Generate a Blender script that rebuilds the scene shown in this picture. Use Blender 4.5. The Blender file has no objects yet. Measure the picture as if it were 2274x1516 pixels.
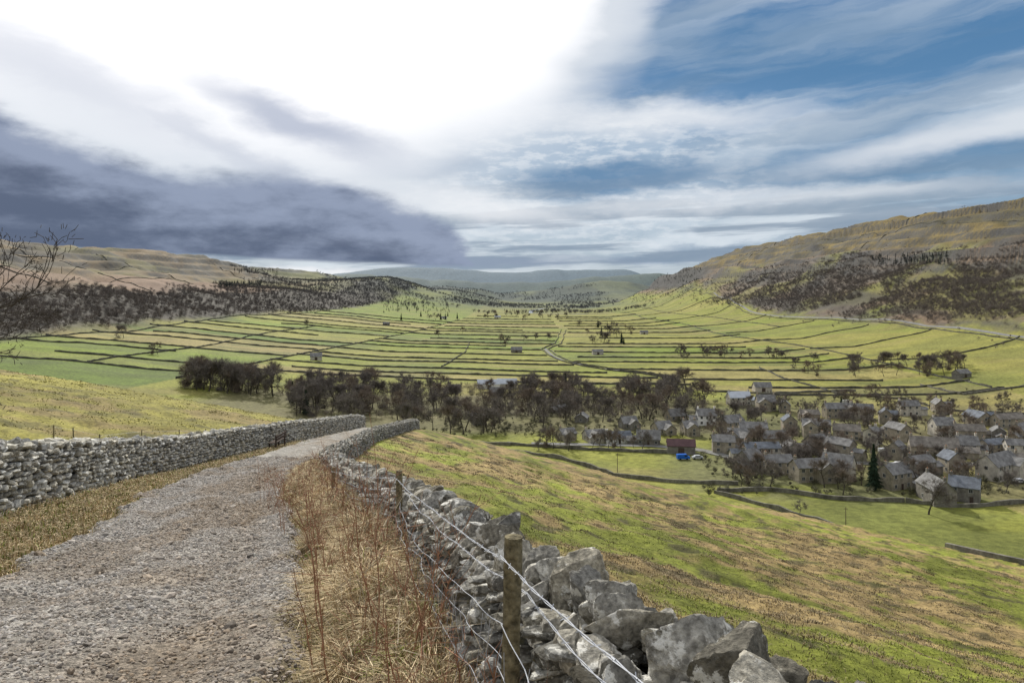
import bpy, math, random, numpy as np
from mathutils import Vector
rng = np.random.default_rng(7); random.seed(7)
SC = bpy.context.scene; COL = SC.collection
F, U0, V0 = 1642., 1137., 650.
R = math.radians
pi = math.pi

# ---------------------------------------------------------------- helpers
def lin(r, g, b):
    f = lambda c: ((c/255+.055)/1.055)**2.4 if c/255 > .04045 else c/255/12.92
    return (f(r), f(g), f(b))
def mk(name, V, Q=None, T=None, mats=(), col=None, smooth=False, midx=None, parent=None):
    V = np.asarray(V, dtype=np.float32).reshape(-1, 3)
    Q = np.zeros((0, 4), int) if Q is None else np.asarray(Q).reshape(-1, 4)
    T = np.zeros((0, 3), int) if T is None else np.asarray(T).reshape(-1, 3)
    me = bpy.data.meshes.new(name)
    nl = Q.size+T.size; npoly = len(Q)+len(T)
    me.vertices.add(len(V)); me.vertices.foreach_set('co', V.ravel())
    me.loops.add(nl); me.loops.foreach_set('vertex_index', np.concatenate([Q.ravel(), T.ravel()]).astype(np.int32))
    me.polygons.add(npoly)
    st = np.concatenate([np.arange(len(Q))*4, Q.size+np.arange(len(T))*3]).astype(np.int32)
    me.polygons.foreach_set('loop_start', st)
    if midx is not None: me.polygons.foreach_set('material_index', np.asarray(midx, dtype=np.int32))
    me.update(calc_edges=True)
    me.polygons.foreach_set('use_smooth', np.full(npoly, bool(smooth)))
    if smooth == 2: me.set_sharp_from_angle(angle=math.radians(32))
    if col is not None:
        ca = me.color_attributes.new('Col', 'FLOAT_COLOR', 'POINT')
        c4 = np.ones((len(V), 4), np.float32); c4[:, :3] = col
        ca.data.foreach_set('color', c4.ravel())
    for m in (mats if isinstance(mats, (list, tuple)) else [mats]): me.materials.append(m)
    o = bpy.data.objects.new(name, me); COL.objects.link(o)
    if parent: o.parent = parent
    return o
def tag(o, label=None, cat=None, group=None, kind=None):
    if label: o['label'] = label
    if cat: o['category'] = cat
    if group: o['group'] = group
    if kind: o['kind'] = kind
    return o
def empty(name, loc, rz=0):
    o = bpy.data.objects.new(name, None); COL.objects.link(o); o.location = loc; o.rotation_euler = (0, 0, rz)
    o.empty_display_size = .3
    return o
def inst(name, me, parent=None, loc=(0, 0, 0), rz=0, sc=1):
    o = bpy.data.objects.new(name, me); COL.objects.link(o); o.parent = parent
    o.location = loc; o.rotation_euler = (0, 0, rz); o.scale = (sc, sc, sc) if not isinstance(sc, tuple) else sc
    return o
ONES = ['', 'first', 'second', 'third', 'fourth', 'fifth', 'sixth', 'seventh', 'eighth', 'ninth', 'tenth', 'eleventh', 'twelfth', 'thirteenth', 'fourteenth', 'fifteenth', 'sixteenth', 'seventeenth', 'eighteenth', 'nineteenth']
TENS = ['', '', 'twenty', 'thirty', 'forty', 'fifty', 'sixty', 'seventy', 'eighty', 'ninety']
def ordw(n):
    if n < 20: return ONES[n]
    t, o = divmod(n, 10)
    return (TENS[t]+'-'+ONES[o]) if o else TENS[t][:-1]+'ieth'

# ---------------------------------------------------------------- noise
TAB = [np.random.default_rng(100+i).random((256, 256)) for i in range(8)]
def vn(x, y, k=0):
    x = np.asarray(x, float); y = np.asarray(y, float)
    xi = np.floor(x).astype(int); yi = np.floor(y).astype(int)
    fx = x-xi; fy = y-yi; fx = fx*fx*(3-2*fx); fy = fy*fy*(3-2*fy)
    t = TAB[k % 8]; a = xi & 255; b = yi & 255; a1 = (xi+1) & 255; b1 = (yi+1) & 255
    return (t[a, b]*(1-fx)+t[a1, b]*fx)*(1-fy)+(t[a, b1]*(1-fx)+t[a1, b1]*fx)*fy
def fbm(x, y, k=0, o=4):
    s = 0; a = .5; n = 0
    for i in range(o):
        s = s+a*vn(x*2**i+17.3*i, y*2**i+9.1*i, k+i); n += a; a *= .5
    return s/n
def sst(a, b, x):
    t = np.clip((x-a)/(b-a), 0, 1); return t*t*(3-2*t)

# ---------------------------------------------------------------- terrain functions
def tabf(pts, sig=3., lo=-60, hi=14000, step=1.):
    xs = np.arange(lo, hi, step); p = np.array(pts, float); ys = np.interp(xs, p[:, 0], p[:, 1])
    n = max(1, int(3*sig/step)); k = np.exp(-.5*(np.arange(-n, n+1)*step/sig)**2); k /= k.sum()
    yp = np.pad(ys, n, mode='reflect', reflect_type='odd'); ys = np.convolve(yp, k, 'valid')
    return lambda v: np.interp(v, xs, ys)
XW = tabf([(-6, 3.5), (-3, 2.5), (0, 1.45), (.8, 1.12), (1.5, .82), (2.4, .48), (4, .05), (6.4, -.47), (9.3, -1.3), (15, -3.2), (29, -7.3), (50, -9.5), (76, -10.1), (120, -8), (260, 0)], .5, -20, 500, .25)
XL = tabf([(-6, -3), (5, -6.6), (9, -8.2), (15, -10.3), (26, -13.3), (35, -14.4), (48, -14.9), (76, -15.8), (120, -17), (260, -24)], 1.5, -20, 500, .25)
TR = tabf([(-6, .0), (0, -.7), (4.7, -1.5), (11, -3.2), (18, -5.7), (30, -9.0), (50, -11.2), (76, -11.6), (120, -10)], 1., -20, 500, .25)
TL = tabf([(-6, -3.6), (0, -4.1), (4.7, -4.7), (8.3, -5.35), (11.5, -6.3), (17.8, -8.8), (29, -11.9), (48, -13.7), (76, -15), (120, -15)], 1., -20, 500, .25)
PY = tabf([(-20, 2.2), (0, -1.6), (30, -7.3), (50, -10.1), (76, -13.9), (100, -19), (130, -28), (200, -52), (260, -75), (400, -130), (500, -170)], 3., -30, 500, .5)
CR = tabf([(-4000, 160), (-1400, 125), (-1000, 104), (-900, 92), (-860, 74), (-700, 38), (-600, 14), (-480, -14), (-405, -38), (-250, -54), (-130, -63), (0, -65), (280, -65), (360, -57), (450, -43), (520, -12), (620, 38), (640, 60), (700, 74), (840, 138), (852, 156), (930, 174), (1300, 192), (4000, 220)], 5., -4500, 4500, 2.)
BK = lambda y: np.interp(y, [0, 2.5, 4, 7, 30, 60, 80], [.08, .15, .25, .4, .42, .3, 0])
WA = lambda y: np.interp(y, [430, 610, 1123, 1800], [-225, -207, -155, -120])
def nearf(x, y):
    yc = np.clip(y, -19, 499)
    p = PY(yc); xw = XW(yc); tr = TR(yc)
    d = np.maximum(0, x-xw-.3); e = np.maximum(0, XL(yc)-x-.3)
    z = p-.26*np.minimum(d, 25)-.215*np.maximum(d-25, 0)+.16*np.minimum(e, 150)
    off = sst(.2, 3.5, d+e)
    z = z+off*((fbm(x*.12, y*.12, 2, 3)-.5)*1.1+(fbm(x*.6, y*.6, 3, 3)-.5)*.5+(fbm(x*2.4, y*2.4, 5, 2)-.5)*.14)
    z = z+BK(yc)*sst(0, 1, (x-tr)/np.maximum(xw-.4-tr, .2))*(1-sst(xw-.25, xw-.06, x))
    return z
def valf(x, y):
    m = 25*np.sin(y/420.)
    f = sst(3700, 5000, y)
    zc = CR(np.clip(x-m*sst(900, 1600, y), -4400, 4400))
    amp = np.clip((zc+60)/90, 0, 1)
    zc = zc+amp*((fbm(x*.004, y*.0022, 1, 4)-.5)*46+(fbm(x*.02, y*.012, 4, 3)-.5)*18)
    zc = zc+26*sst(2300, 2900, y)*sst(612, 640, x)*(1-sst(640, 1000, x))
    st = np.clip((zc-20)/30, 0, 1); zc = zc+st*3.5*np.sin(zc*.33+4*fbm(x*.01, y*.006, 3, 2))
    fr = np.where(x > 0, sst(3250, 3650, y)*.86, .66*f)
    zc = np.where(zc > -62, -62+(zc+62)*(1-fr), zc)
    kn = 62*np.exp(-((x+560)/330)**2-((y-3300)/700)**2)+58*np.exp(-((x+330)/260)**2-((y-4300)/420)**2)+50*np.exp(-((x-520)/300)**2-((y-4700)/450)**2)
    zc = zc+kn*(1-sst(0, 60, zc))
    far = 96*np.exp(-((y-5400)/420.)**2)*(.35+1.3*fbm(x*.0018, y*.0004, 5, 4))
    far = far+175*np.exp(-((y-7300)/600.)**2)*(.45+1.0*fbm(x*.0014+4, y*.0003, 6, 4))
    pl = sst(-3000, -1500, x)*(1-sst(1550, 2000, x))
    far = far+np.exp(-np.maximum(0, np.abs(y-11000)-500)**2/1500.**2)*(225+130*pl+26*np.exp(-((x-480)/200)**4)+26*(fbm(x*.0022, y*.001, 7, 4)-.5))
    return zc+far
def H(x, y):
    a = nearf(x, y); b = valf(x, y)
    a = np.where(np.asarray(y) > 450, -300, a)
    return np.maximum(a, b)+3*np.log1p(np.exp(-np.clip(np.abs(a-b)/3, 0, 40)))
def h1(x, y): return float(H(np.array([x], float), np.array([y], float))[0])
YS = np.geomspace(1.5, 12000, 5000)
def place(u, v, ymin=0):
    X = YS*(u-U0)/F; Z = YS*(V0-v)/F; hh = H(X, YS)
    i = np.argmax((Z < hh) & (YS > ymin))
    if not (Z[i] < hh[i]): i = len(YS)-1
    return (X[i], YS[i], hh[i])
def fl(u, v, zz=65.):
    Y = zz*F/(v-V0); return (Y*(u-U0)/F, Y)

# ---------------------------------------------------------------- materials
def newmat(name):
    m = bpy.data.materials.new(name); m.use_nodes = True
    nt = m.node_tree; b = nt.nodes['Principled BSDF']; b.inputs['Specular IOR Level'].default_value = .12
    b.inputs['Roughness'].default_value = .9
    return m, nt, b
def nmat(name, c, var=.35, scale=3, attr=False, bump=0, bscale=20, rough=.9, metal=0, scales=None, lichen=None, dist=.03):
    m, nt, b = newmat(name); L = nt.links; N = nt.nodes
    b.inputs['Roughness'].default_value = rough; b.inputs['Metallic'].default_value = metal
    tc = N.new('ShaderNodeTexCoord')
    if attr:
        a = N.new('ShaderNodeAttribute'); a.attribute_name = 'Col'; cur = a.outputs['Color']
    else:
        a = N.new('ShaderNodeRGB'); a.outputs[0].default_value = (*c, 1); cur = a.outputs[0]
    for (s, v) in (scales or [(scale, var), (scale*6, var*.7)]):
        n = N.new('ShaderNodeTexNoise'); n.inputs['Scale'].default_value = s; n.inputs['Detail'].default_value = 6
        L.new(tc.outputs['Object'], n.inputs['Vector'])
        mr = N.new('ShaderNodeMapRange'); mr.inputs['From Min'].default_value = .32; mr.inputs['From Max'].default_value = .68
        mr.inputs['To Min'].default_value = 1-v; mr.inputs['To Max'].default_value = 1+v
        L.new(n.outputs['Fac'], mr.inputs['Value'])
        mx = N.new('ShaderNodeVectorMath'); mx.operation = 'SCALE'
        L.new(cur, mx.inputs[0]); L.new(mr.outputs[0], mx.inputs['Scale']); cur = mx.outputs[0]
    for lc, ls, th, wd, fac in (lichen or []):
        n = N.new('ShaderNodeTexNoise'); n.inputs['Scale'].default_value = ls; n.inputs['Detail'].default_value = 8
        n.inputs['Roughness'].default_value = .7
        L.new(tc.outputs['Object'], n.inputs['Vector'])
        mr = N.new('ShaderNodeMapRange'); mr.inputs['From Min'].default_value = th; mr.inputs['From Max'].default_value = th+wd; mr.inputs['To Max'].default_value = fac
        L.new(n.outputs['Fac'], mr.inputs['Value'])
        mx = N.new('ShaderNodeMix'); mx.data_type = 'RGBA'
        L.new(mr.outputs[0], mx.inputs['Factor']); L.new(cur, mx.inputs['A']); mx.inputs['B'].default_value = (*lc, 1)
        cur = mx.outputs['Result']
    L.new(cur, b.inputs['Base Color'])
    if bump:
        n = N.new('ShaderNodeTexNoise'); n.inputs['Scale'].default_value = bscale; n.inputs['Detail'].default_value = 8; n.inputs['Roughness'].default_value = .6
        L.new(tc.outputs['Object'], n.inputs['Vector'])
        bp = N.new('ShaderNodeBump'); bp.inputs['Strength'].default_value = bump; bp.inputs['Distance'].default_value = dist
        L.new(n.outputs['Fac'], bp.inputs['Height']); L.new(bp.outputs[0], b.inputs['Normal'])
    return m
M_ground = nmat('turf', (0, 0, 0), attr=True, scales=[(.035, .16), (.5, .28), (5, .36), (40, .3)], bump=.9, bscale=9, dist=.06)
M_track = nmat('gravel_surface', (0, 0, 0), attr=True, scales=[(1.2, .22), (9, .32), (32, .5), (90, .5)], bump=1, bscale=30, dist=.03)
M_pebble = nmat('gravel_stone', (0, 0, 0), attr=True, scales=[(30, .25)])
LICH = [((.055, .048, .033), 5, .51, .1, .8), ((.70, .69, .64), 11, .56, .04, .85), ((.2, .18, .065), 4.5, .60, .08, .6)]
M_stone = nmat('limestone', (0, 0, 0), attr=True, scales=[(2.5, .25), (11, .4), (50, .45)], bump=1, bscale=22, dist=.03, lichen=LICH)
M_stonefar = nmat('weathered_limestone', (0, 0, 0), attr=True, scales=[(3, .3), (14, .4)], bump=.8, bscale=10, lichen=[((.06, .055, .042), 4, .55, .1, .65), ((.6, .59, .55), 6, .57, .05, .6)])
M_core = nmat('wall_core', (.015, .014, .012), scale=5)
M_fieldwall = nmat('dark_walling', (.10, .098, .082), var=.4, scale=.4, bump=.6, bscale=2)
M_fieldwall2 = nmat('grey_walling', (.15, .142, .118), var=.4, scale=.5, bump=.6, bscale=2)
M_blade = nmat('grass_blade', (0, 0, 0), attr=True, scales=[(2, .15)])
M_wood = nmat('weathered_post_wood', (.18, .155, .095), scales=[(4, .3), (40, .5)], bump=.8, bscale=40)
M_wire = nmat('galvanised_wire', (.5, .52, .56), scale=30, var=.15, rough=.5, metal=.3)
M_bark = nmat('bark', (.08, .07, .058), scale=2, var=.3)
M_twig = nmat('twigs', (.165, .146, .13), scale=.3, var=.3)
M_twig2 = nmat('browner_twigs', (.185, .15, .12), scale=.3, var=.3)
M_conif = nmat('conifer_needles', (.03, .05, .03), scale=.5, var=.4)
M_woodL = nmat('wood_mass', (0, 0, 0), attr=True, scale=.1, var=.2)
M_stalk = nmat('dead_stalk', (.30, .165, .10), scale=20, var=.3)
wallM = [nmat('buff_stone_walling', (.30, .268, .215), scale=.7, var=.28, bump=.6, bscale=4),
         nmat('white_render', (.78, .78, .76), scale=.5, var=.08),
         nmat('dark_stone_walling', (.19, .178, .158), scale=.7, var=.3, bump=.6, bscale=4),
         nmat('pale_stone_walling', (.46, .43, .375), scale=.7, var=.25, bump=.6, bscale=4)]
roofM = [nmat('stone_slates', (.19, .188, .185), scale=.6, var=.35, bump=.8, bscale=3),
         nmat('brown_stone_slates', (.20, .182, .16), scale=.6, var=.35, bump=.8, bscale=3),
         nmat('pale_sheet_roof', (.5, .54, .6), scale=.4, var=.1),
         nmat('blue_slates', (.15, .165, .19), scale=.6, var=.3, bump=.6, bscale=3),
         nmat('dull_purple_sheet_roof', (.085, .05, .055), scale=.4, var=.2)]
M_frame = nmat('white_window_frame', (.5, .5, .48), scale=2, var=.1)
M_pane = nmat('window_glass', (.025, .03, .035), scale=2, var=.2, rough=.15)
M_door = nmat('painted_door', (.08, .06, .05), scale=2, var=.2)
M_pot = nmat('clay_pot', (.3, .16, .09), scale=2, var=.2)
M_tyre = nmat('tyre_rubber', (.02, .02, .02), scale=2, var=.2)
paint = {k: nmat(k+'_paint', c, scale=1, var=.05, rough=.3) for k, c in dict(blue=(.02, .12, .5), white=(.75, .76, .78), red=(.5, .05, .03), silver=(.4, .42, .44), black=(.03, .03, .035)).items()}

# ---------------------------------------------------------------- field lines
def lines(y0, y1, d0, d1, sd):
    r = np.random.default_rng(sd); out = []; y = y0
    while y < y1:
        out.append(y); t = (y-y0)/(y1-y0); y += (d0+(d1-d0)*t)*r.uniform(.65, 1.4)
    return np.array(out)
YLl = lines(500, 1650, 44, 125, 1); YLc = lines(540, 2200, 40, 190, 2); YLr = lines(490, 900, 50, 80, 3)
def warp(x): return 22*np.sin(x/130.)
def roadx(y): return np.interp(y, [500, 590, 640, 700, 760, 850, 950, 1300, 2200], [150, 110, 72, 50, 42, 38, 60, 90, 110])
def ftop(y): return 456+80*sst(1300, 2300, y)

# ---------------------------------------------------------------- ground colours
def mixc(a, b, t):
    t = np.asarray(t)[..., None]; return a*(1-t)+np.array(b)*t
def gcol(x, y, z, slope):
    n1 = fbm(x*.012, y*.012, 1, 4); n2 = fbm(x*.08, y*.08, 3, 4); n3 = fbm(x*.9, y*.9, 5, 3)
    yy = y+warp(x)
    ids = np.where(x < WA(y), np.searchsorted(YLl, yy), np.where(x < roadx(y), 40+np.searchsorted(YLc, yy), 90+np.searchsorted(YLr, yy)))
    ids = np.where(x > 310, 130+((x*.4+y*.25)//55).astype(int) % 40, ids)
    pal = np.array([(.155, .20, .028), (.185, .21, .034), (.22, .215, .05), (.25, .22, .075), (.11, .155, .027), (.16, .19, .036), (.205, .212, .042)])
    pk = pal[(np.random.default_rng(5).integers(0, 7, 300))[np.clip(ids, 0, 299)]]
    c = pk*(.72+.5*n2)[..., None]
    c = mixc(c, (.24, .19, .085), sst(.52, .74, fbm(x*.01, y*.03, 2, 4))*.5)
    c = mixc(c, (.085, .105, .036), sst(.52, .68, fbm(x*.012, y*.03, 6, 4))*.5)
    c = mixc(c, (.23, .22, .055), sst(320, 360, x)*.4)
    vil = sst(50, 80, x-.15*(y-300))*(1-sst(400, 440, y))*sst(222, 240, y)*sst(.42, .52, fbm(x*.05, y*.05, 3, 3)+.08)
    c = mixc(c, (.125, .12, .07), vil*.6)
    belt = sst(-190, -160, x)*(1-sst(90, 130, x))*sst(335, 350, y)*(1-sst(455, 480, y))
    c = mixc(c, (.12, .105, .07), belt*.7)
    lw = 1-sst(-430, -402, x+40*(n1-.5))
    c = mixc(c, (.08, .073, .063), lw)
    moor = np.array([.165, .125, .075])*(.55+.8*n1)[..., None]
    moor = mixc(moor, (.08, .075, .06), sst(.45, .6, fbm(x*.02, y*.004, 6, 4))*.85)
    moor = mixc(moor, (.14, .135, .05), sst(.5, .7, fbm(x*.006+3, y*.003, 7, 3))*.6)
    ml = 1-sst(-575, -530, x+60*(n1-.5))
    brk = ml*sst(-690, -650, x)*sst(300, 500, y)*(1-sst(1500, 1900, y))
    c = c*(1-ml[..., None])+moor*ml[..., None]
    c = mixc(c, (.22, .145, .105), brk*.7)
    ft = ftop(y); rw = sst(ft, ft+20, x+24*(n2-.5))
    sl = np.array([.12, .10, .08])*(.6+.8*n2)[..., None]
    sl = mixc(sl, (.19, .13, .08), sst(.47, .6, fbm(x*.013+9, y*.006, 2, 4))*.6)
    sl = mixc(sl, (.20, .145, .082), sst(1500, 2200, y)*.6)
    sl = mixc(sl, (.17, .175, .047), sst(.49, .62, fbm(x*.015, y*.008, 5, 4))*.6)
    sl = mixc(sl, (.22, .25, .035), sst(.6, .68, n1)*.6*(1-sst(690, 740, x))*(1-sst(1000, 1200, y)))
    sl = mixc(sl, (.065, .062, .056), sst(.54, .64, fbm(x*.03, y*.008, 4, 4))*.7)
    c = c*(1-rw[..., None])+sl*rw[..., None]
    mr = sst(660, 700, x+60*(n1-.5))
    mo = np.array([.17, .13, .05])*(.55+.8*n1)[..., None]
    mo = mixc(mo, (.065, .062, .038), sst(.46, .58, fbm(x*.02, y*.005, 2, 4))*.75)
    c = c*(1-mr[..., None])+mo*mr[..., None]
    crag = sst(2200, 2500, y)*(1-sst(3800, 4000, y))*sst(565, 600, x)*(1-sst(670, 710, x+50*(n2-.5)))
    c = mixc(c, (.04, .04, .038), crag*.92)
    for xb in (650, 735, 846):
        band = sst(520, 700, y)*sst(xb-14, xb-4, x+40*(n1-.5))*(1-sst(xb+6, xb+14, x+40*(n1-.5)))*sst(.32, .48, fbm(x*.01, y*.012, 6, 3))
        c = mixc(c, (.05, .05, .05), band*.9)
    scar = sst(.5, .85, slope+.5*(n2-.5))*np.clip((z+20)/40, 0, 1)
    c = mixc(c, (.07, .07, .07), scar*.8)
    pf = sst(.4, .6, fbm(x*.006, y*.0035, 3, 5))
    fc = np.array([.14, .155, .066])*(1-pf[..., None])+np.array([.058, .074, .07])*pf[..., None]
    t1 = sst(1900, 3300, y)[..., None]*.8*(1-sst(450, 520, x)*(1-sst(3500, 3700, y)))[..., None]; c = c*(1-t1)+fc*t1
    pf2 = sst(.42, .58, fbm(x*.003, y*.0015, 5, 5))[..., None]
    c2 = np.array([.10, .12, .085])*(1-pf2)+np.array([.05, .068, .07])*pf2
    t2 = sst(3900, 4600, y)[..., None]*.85; c = c*(1-t2)+c2*t2
    c = mixc(c, (.085, .12, .13), sst(5700, 6500, y)*.75)  # aerial haze painted into the ground colour: far ridges turn bluer with distance
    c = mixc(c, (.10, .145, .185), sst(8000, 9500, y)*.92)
    # near hill
    a = nearf(x, y); b = valf(x, y); nm = sst(-3, 3, a-b)*(y < 450)
    d = x-XW(np.clip(y, -19, 499))
    ng = np.array([.165, .182, .03])*(.5+1.0*n2)[..., None]
    tan = np.array([.28, .195, .095])*(.65+.7*n3)[..., None]
    patch = sst(.43, .61, .5*fbm(x*.14, y*.1, 4, 4)+.5*fbm(x*.7, y*.7, 6, 3)+.05*np.exp(-d/14)-.025*sst(4, 14, x-.35*y))
    nr = ng*(1-.85*patch[..., None])+tan*.85*patch[..., None]
    nr = mixc(nr, (.06, .052, .026), sst(.63, .69, fbm(x*.8, y*.8, 1, 3))*.8)
    nl = np.array([.235, .212, .05])*(.6+.8*n2)[..., None]
    nl = mixc(nl, (.22, .155, .08), sst(.5, .64, fbm(x*.2, y*.2, 2, 4))*.6)
    nl = mixc(nl, (.09, .082, .033), sst(.61, .67, fbm(x*.5, y*.5, 4, 3))*.65)
    verge = np.array([.31, .22, .10])*(.65+.7*n3)[..., None]
    verge = mixc(verge, (.14, .165, .035), sst(.46, .6, fbm(x*.9, y*.5, 7, 3))*.7)
    nc = np.where((d > .3)[..., None], nr, verge)
    nc = np.where((x < XL(np.clip(y, -19, 499)))[..., None], nl, nc)
    far_n = sst(98, 118, y)[..., None]
    ng2 = np.array([.195, .21, .048])*(.65+.7*n2)[..., None]
    nc = nc*(1-far_n)+ng2*far_n
    c = c*(1-nm[..., None])+nc*nm[..., None]
    return np.clip(c, .005, 1)

# ---------------------------------------------------------------- ground sheet
nr_, nc_ = 980, 780
t = np.linspace(0, 1, nr_); kk = math.log(14500/5+1)
Yg = -7+5*(np.exp(kk*t)-1); s = np.linspace(-1.02, 1.02, nc_)
GY, GS = np.meshgrid(Yg, s, indexing='ij'); GX = GS*(GY+16)
GZ = H(GX, GY)
dzx = np.abs(np.gradient(GZ, axis=1)/np.maximum(np.gradient(GX, axis=1), 1e-3))
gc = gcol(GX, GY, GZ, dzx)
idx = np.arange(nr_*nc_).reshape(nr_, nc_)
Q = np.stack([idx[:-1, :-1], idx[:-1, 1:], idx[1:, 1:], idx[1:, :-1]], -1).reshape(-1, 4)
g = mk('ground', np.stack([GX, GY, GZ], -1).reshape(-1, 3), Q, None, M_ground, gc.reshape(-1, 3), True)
tag(g, 'green valley floor, hillside pastures and brown moorland hills', 'ground', kind='structure')

# ---------------------------------------------------------------- track
def t_edges(y): return TL(y)-.3+.7*(fbm(y*.9, y*0+3, 1, 4)-.5), TR(y)+.25+.7*(fbm(y*.9, y*0+8, 2, 4)-.5)
def t_z(x, y, w):
    e = np.minimum(w, 1-w)
    return H(x, y)+.17*sst(0, .08, e)-.02+.07*(fbm(x*1.6, y*1.6, 4, 4)-.5)-.08*np.exp(-((w-.26)/.08)**2)-.08*np.exp(-((w-.74)/.08)**2)+.03*np.exp(-((w-.5)/.1)**2)
def t_brown(x, y, w):
    g_ = fbm(x*.8, y*.4, 3, 4)
    return np.clip(sst(.44, .62, g_)*.6+np.exp(-((w-.74)/.1)**2)*.4+np.exp(-((w-.5)/.07)**2)*.25, 0, 1)
ty = np.concatenate([np.linspace(-6, 20, 520), np.linspace(20.1, 96, 320)]); tw = np.linspace(0, 1, 130)
TY, TW = np.meshgrid(ty, tw, indexing='ij')
el_, er_ = t_edges(TY)
TX = el_+(er_-el_)*TW
edge = np.minimum(TW, 1-TW)
TZ = t_z(TX, TY, TW)+.02*(fbm(TX*9, TY*9, 2, 3)-.5)
gn2 = fbm(TX*4, TY*4, 5, 3); br_ = t_brown(TX, TY, TW)
tc_ = np.array([.27, .255, .23])*(.7+.6*gn2)[..., None]
tc_ = mixc(tc_, (.18, .14, .098), br_*.8)
tc_ = mixc(tc_, (.22, .17, .075), (1-sst(.02, .11, edge+.08*(gn2-.5)))*.8)
idx = np.arange(TX.size).reshape(TX.shape)
Q = np.stack([idx[:-1, :-1], idx[:-1, 1:], idx[1:, 1:], idx[1:, :-1]], -1).reshape(-1, 4)
tr = mk('gravel_track', np.stack([TX, TY, TZ], -1).reshape(-1, 3), Q, None, M_track, tc_.reshape(-1, 3), True)
tag(tr, 'stony gravel track curving downhill between two stone walls', 'track', kind='structure')

# ---------------------------------------------------------------- rocks
def rock_t(n, seed, cuts=7, rnd=4., rough=1., c0=.55, c1=.88):
    r = np.random.default_rng(seed); g_ = np.linspace(-1, 1, n+1); V = []; Q = []
    a, b = np.meshgrid(g_, g_, indexing='ij'); o = np.ones_like(a); ii = np.arange((n+1)**2).reshape(n+1, n+1)
    q = np.stack([ii[:-1, :-1], ii[1:, :-1], ii[1:, 1:], ii[:-1, 1:]], -1).reshape(-1, 4)
    for k, (p) in enumerate([(o, a, b), (-o, b, a), (b, o, a), (a, -o, b), (a, b, o), (b, a, -o)]):
        V.append(np.stack(p, -1).reshape(-1, 3)); Q.append(q+k*(n+1)**2)
    V = np.concatenate(V); Q = np.concatenate(Q)
    V = V/((np.abs(V)**rnd).sum(1)**(1/rnd))[:, None]
    for _ in range(cuts):
        d = r.normal(size=3); d /= np.linalg.norm(d); c = r.uniform(c0, c1)
        dd = V@d; V = V-np.maximum(0, dd-c)[:, None]*d*.97
    if n >= 6:
        nn = fbm(V[:, 0]*2.2+seed, V[:, 1]*2.2+V[:, 2]*1.7, seed, 4)-.5
        n2 = fbm(V[:, 0]*6+seed, V[:, 2]*6+V[:, 1]*4, seed+2, 3)-.5
        n3 = fbm(V[:, 0]*3+V[:, 2]*11+seed, V[:, 1]*3-V[:, 2]*8, seed+3, 3)-.5
        V = V*(1+(.2*nn+.14*n2+.1*n3)*rough)[:, None]
    return V, Q
def rotm(rx, ry, rz):
    cx, sx, cy, sy, cz, sz = np.cos(rx), np.sin(rx), np.cos(ry), np.sin(ry), np.cos(rz), np.sin(rz)
    m = np.empty((len(cx), 3, 3))
    m[:, 0, 0] = cz*cy; m[:, 0, 1] = cz*sy*sx-sz*cx; m[:, 0, 2] = cz*sy*cx+sz*sx
    m[:, 1, 0] = sz*cy; m[:, 1, 1] = sz*sy*sx+cz*cx; m[:, 1, 2] = sz*sy*cx-cz*sx
    m[:, 2, 0] = -sy; m[:, 2, 1] = cy*sx; m[:, 2, 2] = cy*cx
    return m
def scatter(name, temps, P, S, E, colr, mat, tri=False, parent=None, smooth=False):
    P = np.asarray(P); S = np.asarray(S); E = np.asarray(E); colr = np.asarray(colr)
    n = len(P); k = np.random.default_rng(n).integers(0, len(temps), n); Vs = []; Fs = []; Cs = []; off = 0
    for j, (tv, tf) in enumerate(temps):
        m = k == j
        if not m.any(): continue
        Rm = rotm(E[m, 0], E[m, 1], E[m, 2])
        v = np.einsum('nij,nvj->nvi', Rm, tv[None]*S[m][:, None, :])+P[m][:, None, :]
        cnt = m.sum(); Vs.append(v.reshape(-1, 3))
        Fs.append((tf[None]+(np.arange(cnt)*len(tv))[:, None, None]+off).reshape(-1, tf.shape[1])); off += cnt*len(tv)
        Cs.append(np.repeat(colr[m], len(tv), 0))
    V = np.concatenate(Vs); Fc = np.concatenate(Fs); Cc = np.concatenate(Cs)
    return mk(name, V, None if tri else Fc, Fc if tri else None, mat, Cc, smooth, parent=parent)
T_small = [rock_t(2, i, 5) for i in range(14)]
T_med = [rock_t(6, 20+i, 8, rnd=6, rough=.8) for i in range(14)]
T_big = [rock_t(16, 50+i, 12, rnd=7, rough=.95, c0=.5, c1=.9) for i in range(20)]
ph = (1+5**.5)/2
ICO = np.array([(-1, ph, 0), (1, ph, 0), (-1, -ph, 0), (1, -ph, 0), (0, -1, ph), (0, 1, ph), (0, -1, -ph), (0, 1, -ph), (ph, 0, -1), (ph, 0, 1), (-ph, 0, -1), (-ph, 0, 1)])/1.9
ICF = np.array([(0, 11, 5), (0, 5, 1), (0, 1, 7), (0, 7, 10), (0, 10, 11), (1, 5, 9), (5, 11, 4), (11, 10, 2), (10, 7, 6), (7, 1, 8), (3, 9, 4), (3, 4, 2), (3, 2, 6), (3, 6, 8), (3, 8, 9), (4, 9, 5), (2, 4, 11), (6, 2, 10), (8, 6, 7), (9, 8, 1)])
T_peb = [(ICO*(1+.5*(np.random.default_rng(i).random((12, 1))-.5)), ICF) for i in range(10)]
n = 130000
y = 2.2+34*rng.random(n)**1.8; w = rng.random(n)
a_, b_ = t_edges(y); x = a_+(b_-a_)*w; bw = t_brown(x, y, w)
keep = rng.random(n) < .95-.5*bw; x, y, w, bw = x[keep], y[keep], w[keep], bw[keep]; n = len(y)
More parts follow.
